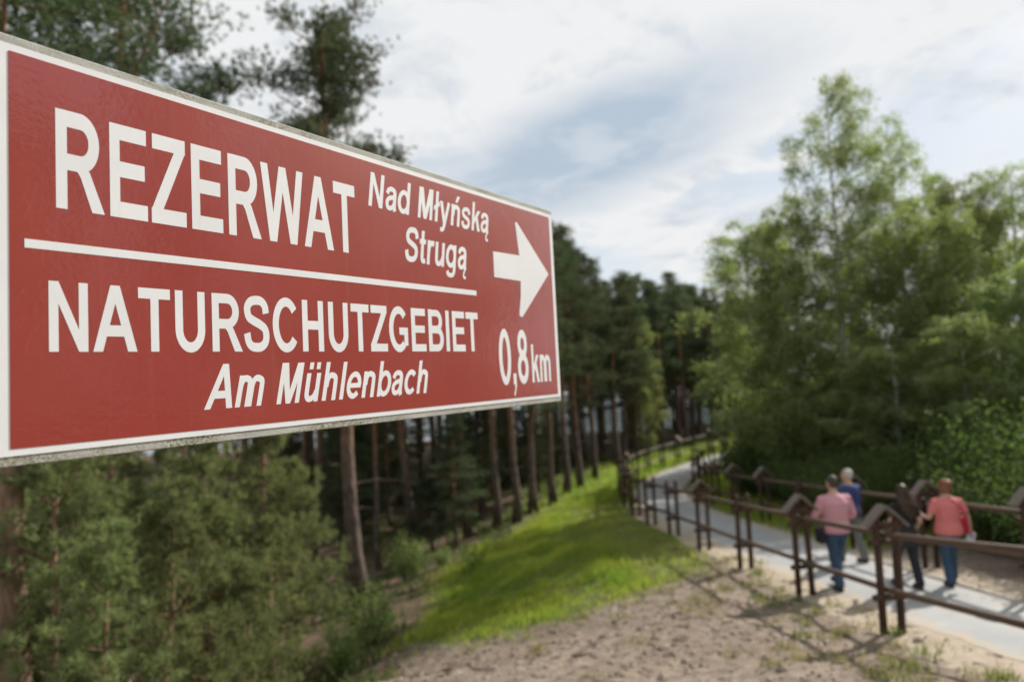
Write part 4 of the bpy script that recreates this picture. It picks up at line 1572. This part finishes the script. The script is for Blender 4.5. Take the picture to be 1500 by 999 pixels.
def remeshed(name, geo, mat, voxel):
    me_ = geo.mesh(name + '_raw', mat, True)
    t = bpy.data.objects.new('tmp', me_)
    COL.objects.link(t)
    r = t.modifiers.new('r', 'REMESH')
    r.mode = 'VOXEL'
    r.voxel_size = voxel
    s = t.modifiers.new('s', 'SMOOTH')
    s.factor = 0.5
    s.iterations = 4
    dg = bpy.context.evaluated_depsgraph_get()
    res = bpy.data.meshes.new_from_object(t.evaluated_get(dg))
    res.name = name
    bpy.data.objects.remove(t)
    bpy.data.meshes.remove(me_)
    res.materials.clear()
    res.materials.append(mat)
    for p in res.polygons:
        p.use_smooth = True
    return res


def hand(g, wr, el, side, curl=0.5):
    """palm, four fingers and a thumb at the end of a forearm"""
    wr, el = np.array(wr), np.array(el)
    d = unit(wr - el)
    inw = np.array([-side, 0.0, 0.0])
    fw = unit(np.cross(np.cross(d, np.array([0, 1.0, 0])), d)) if abs(d[1]) < 0.95 else np.array([0, 0, 1.0])
    nrm = unit(np.cross(d, fw)) * (1 if np.dot(np.cross(d, fw), inw) > 0 else -1)
    for o in (-0.024, 0, 0.024):
        g.tube([wr + fw * o * 0.7, wr + d * 0.045 + fw * o, wr + d * 0.085 + fw * o], [0.018, 0.019, 0.016], 8)
    for i, ln in enumerate((0.062, 0.074, 0.070, 0.055)):
        b = wr + d * 0.082 + fw * (0.033 - 0.022 * i)
        m1 = b + (d * 0.85 + nrm * 0.5 * curl) * ln * 0.5
        e = m1 + (d * (0.7 - 0.4 * curl) + nrm * 0.9 * curl) * ln * 0.5
        g.tube([b, m1, e], [0.0095, 0.0088, 0.0072], 7)
    b = wr + d * 0.03 + fw * 0.026
    g.tube([b, b + fw * 0.028 + d * 0.03, b + fw * 0.034 + d * 0.062 + nrm * 0.012], [0.012, 0.0105, 0.008], 7)


def person(label, x, y, heading, H, girth, fem, shirt, trousers, hair, hair_style, sleeve, stride, arms, head_turn=0.0, shirt_low=0.90, skirt=None):
    s = H / 1.75
    root = thing('person', label, 'person', (x, y, gz_path(x, y)), heading, s)
    hw = 0.175 if not fem else 0.155
    sh = (0.19 if not fem else 0.168) * (1 + 0.35 * (girth - 1))
    G_ = girth

    def torso(grow, z0=0.84, z1=1.62):
        rr = [(0, 0, 0.80, 0.13 * G_, 0.10 * G_), (0, 0, 0.86, 0.165 * G_, 0.118 * G_), (0, -0.012, 0.95, 0.172 * G_, 0.128 * G_), (0, 0, 1.08, (0.150 if not fem else 0.132) * G_, 0.112 * G_),
              (0, 0.0, 1.22, 0.168 * G_ * hw / 0.175, 0.122 * G_), (0, -0.005, 1.34, 0.180 * G_ * hw / 0.175, 0.118 * G_), (0, -0.01, 1.415, 0.165 * hw / 0.175, 0.095), (0, -0.008, 1.455, 0.095, 0.072), (0, 0.0, 1.49, 0.060, 0.060), (0, 0.012, 1.56, 0.054, 0.056)]
        return [(a, b, c, d + grow, e + grow) for a, b, c, d, e in rr if z0 <= c <= z1]

    legs = []
    for sd, (fy, bend, lift) in zip((-1, 1), stride):
        hip = np.array([sd * 0.088, 0, 0.90])
        foot = np.array([sd * 0.10, fy, 0.085 + lift])
        knee = (hip + foot) / 2 + np.array([0, bend, 0.02])
        legs.append((sd, hip, knee, foot))
    body = Geo()
    body.rings(torso(0.0))
    for sd, hip, knee, foot in legs:
        body.tube([hip + [0, 0, 0.03], (hip * 0.55 + knee * 0.45), knee, knee * 0.6 + foot * 0.4, foot], [0.088 * G_, 0.076, 0.055, 0.055, 0.038], 12)
        body.ellipsoid(foot + [0, 0.06, -0.035], (0.042, 0.115, 0.04))
    armj = []
    for sd, (el, wr) in zip((-1, 1), arms):
        shd = np.array([sd * sh, -0.01, 1.395])
        el, wr = np.array(el), np.array(wr)
        armj.append((sd, shd, el, wr))
        body.tube([shd + [-sd * 0.05, 0, 0.015], shd, (shd + el) / 2, el], [0.05, 0.054, 0.046, 0.037], 10)
        body.tube([el, el * 0.6 + wr * 0.4, wr], [0.038, 0.036, 0.025], 10)
        hand(body, wr, el, sd, 0.6)
    rot = Matrix.Rotation(head_turn, 4, 'Z')
    R3 = np.array(rot.to_3x3())

    def hd(p):
        return R3 @ np.array(p) + np.array([0, 0.02, 1.635])
    body.ellipsoid(hd((0, 0.0, 0.01)), (0.074, 0.094, 0.108), 18, rot)
    body.ellipsoid(hd((0, 0.035, -0.055)), (0.055, 0.058, 0.058), 14, rot)
    body.ellipsoid(hd((0, 0.098, -0.015)), (0.013, 0.020, 0.026), 10, rot)       # nose
    body.ellipsoid(hd((0, 0.088, -0.062)), (0.026, 0.010, 0.008), 10, rot)       # lips
    for sd in (-1, 1):
        body.ellipsoid(hd((sd * 0.076, -0.005, -0.005)), (0.011, 0.022, 0.033), 10, rot)
    b_ = obj('body', remeshed('person_body', body, M['skin'], 0.0085), root)
    for sd in (-1, 1):
        e = Geo()
        e.ellipsoid(hd((sd * 0.030, 0.088, 0.012)), (0.013, 0.008, 0.008), 8, rot)
        obj('eye', e.mesh('person_eye', M['eye'], True), root)
    # top
    t = Geo()
    rr = torso(0.020, shirt_low if shirt_low > 0.84 else 0.84, 1.456)
    rr = [(0, 0, shirt_low - 0.02, rr[0][3], rr[0][4])] + rr
    rr[-1] = (rr[-1][0], rr[-1][1], rr[-1][2] + 0.012, rr[-1][3] - 0.012, rr[-1][4] - 0.012)
    t.rings(rr, 20)
    for sd, shd, el, wr in armj:
        cut = {'short': (shd * 0.30 + el * 0.70), 'long': None}[sleeve]
        if cut is not None:
            t.tube([shd + [-sd * 0.06, 0, 0.015], shd, cut], [0.058, 0.072, 0.064], 12)
        else:
            t.tube([shd + [-sd * 0.06, 0, 0.015], shd, (shd + el) / 2, el], [0.058, 0.070, 0.062, 0.054], 12)
            t.tube([el, wr * 0.88 + el * 0.12], [0.054, 0.042], 12)
    obj('top', remeshed('person_top', t, shirt, 0.010), root)
    # trousers
    t = Geo()
    t.rings([(a, b, c, d_, e_) for a, b, c, d_, e_ in torso(0.012, 0.80, 0.96)] + [(0, 0, 1.0, 0.165 * G_, 0.122 * G_)], 18)
    for sd, hip, knee, foot in legs:
        t.tube([hip + [0, 0, 0.02], hip * 0.55 + knee * 0.45, knee, knee * 0.5 + foot * 0.5, foot + [0, -0.005, 0.0]], [0.100 * G_, 0.092, 0.076, 0.072, 0.070], 14)
    obj('trousers', remeshed('person_trousers', t, trousers, 0.011), root)
    if skirt is not None:
        t = Geo()
        t.rings([(0, 0, 0.72, 0.225, 0.165), (0, 0, 0.85, 0.215, 0.16), (0, 0, 0.98, 0.185, 0.145), (0, 0, 1.04, 0.17, 0.135)], 20)
        obj('jacket_hem', remeshed('person_skirt', t, skirt, 0.012), root)
    for sd, hip, knee, foot in legs:
        t = Geo()
        t.ellipsoid(foot + [0, 0.062, -0.042], (0.050, 0.135, 0.045))
        t.ellipsoid(foot + [0, 0.0, -0.015], (0.050, 0.062, 0.055))
        t.rings([(foot[0], foot[1] + 0.06, foot[2] - 0.085, 0.046, 0.128), (foot[0], foot[1] + 0.06, foot[2] - 0.058, 0.048, 0.132)], 14)
        obj('shoe', remeshed('person_shoe', t, M['shoe'], 0.009), root)
    t = Geo()
    if hair_style == 'short':
        t.ellipsoid(hd((0, -0.020, 0.040)), (0.081, 0.090, 0.088), 18, rot)
        t.ellipsoid(hd((0, -0.045, -0.005)), (0.070, 0.058, 0.075), 14, rot)
    elif hair_style == 'bob':
        t.ellipsoid(hd((0, -0.018, 0.040)), (0.090, 0.098, 0.092), 18, rot)
        t.ellipsoid(hd((0, -0.042, -0.02)), (0.094, 0.072, 0.095), 16, rot)
        t.ellipsoid(hd((0.02, -0.05, 0.065)), (0.075, 0.075, 0.065), 14, rot)
        t.ellipsoid(hd((-0.05, -0.03, -0.05)), (0.05, 0.06, 0.06), 12, rot)
    else:
        t.ellipsoid(hd((0, -0.016, 0.038)), (0.090, 0.100, 0.094), 18, rot)
        t.rings([(0.05, -0.12, 1.20, 0.03, 0.016), (0.04, -0.13, 1.26, 0.085, 0.034), (0.02, -0.125, 1.34, 0.125, 0.050), (0.005, -0.10, 1.44, 0.138, 0.066), (0, -0.05, 1.54, 0.130, 0.075), (0, -0.02, 1.64, 0.105, 0.088), (0, -0.015, 1.70, 0.08, 0.08)], 18)
    obj('hair', remeshed('person_hair', t, hair, 0.009), root)
    return root


def gz_path(x, y):
    if path_dist([x], [y])[0] < 1.05:
        return float(prof(np.array([y]))[0]) + 0.009
    return gz(x, y)


def ppos(px, depth):
    return at_depth(px, depth)


# pink shirt
x, y = ppos(1205, 10.15)
man = person('heavy man in a pink long sleeved shirt and blue jeans walking away', x, y, 0.10, 1.80, 1.2, False, M['pink'], M['jeans'], M['hair_dark'], 'short', 'long',
             ((-0.16, 0.03, 0.0), (0.20, 0.05, 0.0)), (((-0.33, 0.02, 1.12), (-0.22, 0.20, 1.02)), ((0.33, 0.02, 1.12), (0.22, 0.20, 1.02))))
# navy top
x, y = ppos(1228, 12.0)
person('grey haired person in a navy top walking beside the man in pink', x, y, 0.35, 1.76, 1.0, False, M['navy'], M['grey_cloth'], M['hair_grey'], 'short', 'long',
       ((0.18, 0.05, 0.0), (-0.16, 0.03, 0.0)), (((-0.27, -0.04, 1.12), (-0.27, 0.10, 0.90)), ((0.27, 0.04, 1.12), (0.29, 0.14, 0.92))), 0.5)
# dark haired woman
x, y = ppos(1304, 9.95)
wo = person('woman with long brown hair and black top walking between the others', x, y, 0.05, 1.62, 1.0, True, M['black'], M['denim_dark'], M['hair_brown'], 'long', 'short',
            ((0.14, 0.05, 0.0), (-0.14, 0.03, 0.0)), (((-0.24, 0.0, 1.13), (-0.16, 0.20, 1.05)), ((0.24, -0.06, 1.13), (0.26, 0.10, 0.95))), 0.0, 0.96, M['denim_dark'])
# coral shirt
x, y = ppos(1367, 9.95)
co = person('person in a coral short sleeved shirt and blue jeans carrying a red bag', x, y, -0.08, 1.66, 1.16, True, M['coral'], M['jeans'], M['hair_red'], 'bob', 'short',
            ((-0.12, 0.03, 0.0), (0.16, 0.05, 0.0)), (((-0.31, -0.02, 1.14), (-0.30, 0.18, 1.12)), ((0.31, -0.02, 1.13), (0.37, 0.03, 0.89))), 0.0, 0.88)


def world_of(root, p):
    bpy.context.view_layer.update()
    return root.matrix_world @ Vector(p)


# crimson shoulder bag on the right hip, strap over the back
bag = thing('shoulder_bag', 'crimson shoulder bag hanging at the right hip of the coral shirt', 'bag', world_of(co, (0.255, 0.02, 0.87)), -0.08, 0.95)
g = Geo()
g.rings([(0, 0, 0.0, 0.045, 0.12), (0, 0, 0.03, 0.055, 0.14), (0, 0, 0.16, 0.050, 0.135), (0, 0, 0.24, 0.030, 0.120), (0, 0, 0.255, 0.016, 0.11)], 18)
obj('pouch', remeshed('bag_pouch', g, M['bag_red'], 0.009), bag)
g = Geo()
pts = spl([(0.0, -0.06, 0.24), (-0.03, -0.165, 0.34), (-0.15, -0.172, 0.48), (-0.245, -0.10, 0.605), (-0.285, 0.02, 0.62), (-0.24, 0.12, 0.52), (-0.12, 0.17, 0.38), (0.0, 0.07, 0.24)], 6)
g.tube(pts, 0.011, 6)
obj('strap', g.mesh('bag_strap', M['bag_red'], True), bag)
# leaflet held in the right hand
g = Geo()
g.box((-0.004, -0.055, -0.09), (-0.001, 0.055, 0.06))
g.box((0.001, -0.05, -0.088), (0.004, 0.057, 0.058))
p = world_of(co, (0.385, 0.06, 0.80))
lf = tag(obj('leaflet', g.mesh('leaflet', M['paper']), None, p, (0.2, 0.25, 0.9)), 'pale blue folded leaflet held in the hand by the red bag', 'leaflet')
# dark bag at the left hip of the man
bag2 = thing('hip_bag', 'small dark bag at the left hip of the man in pink', 'bag', world_of(man, (-0.255, 0.02, 0.72)), 0.1, 1.0)
g = Geo()
g.rings([(0, 0, 0.0, 0.05, 0.10), (0, 0, 0.03, 0.062, 0.125), (0, 0, 0.18, 0.058, 0.12), (0, 0, 0.235, 0.04, 0.105)], 18)
obj('pouch', remeshed('bag_pouch', g, M['bag_dark'], 0.009), bag2)
g = Geo()
g.tube(spl([(0, -0.09, 0.20), (0.03, -0.06, 0.29), (0.04, 0.0, 0.335), (0.03, 0.06, 0.29), (0, 0.09, 0.20)], 6), 0.010, 6)
obj('handle', g.mesh('bag_handle', M['bag_dark'], True), bag2)
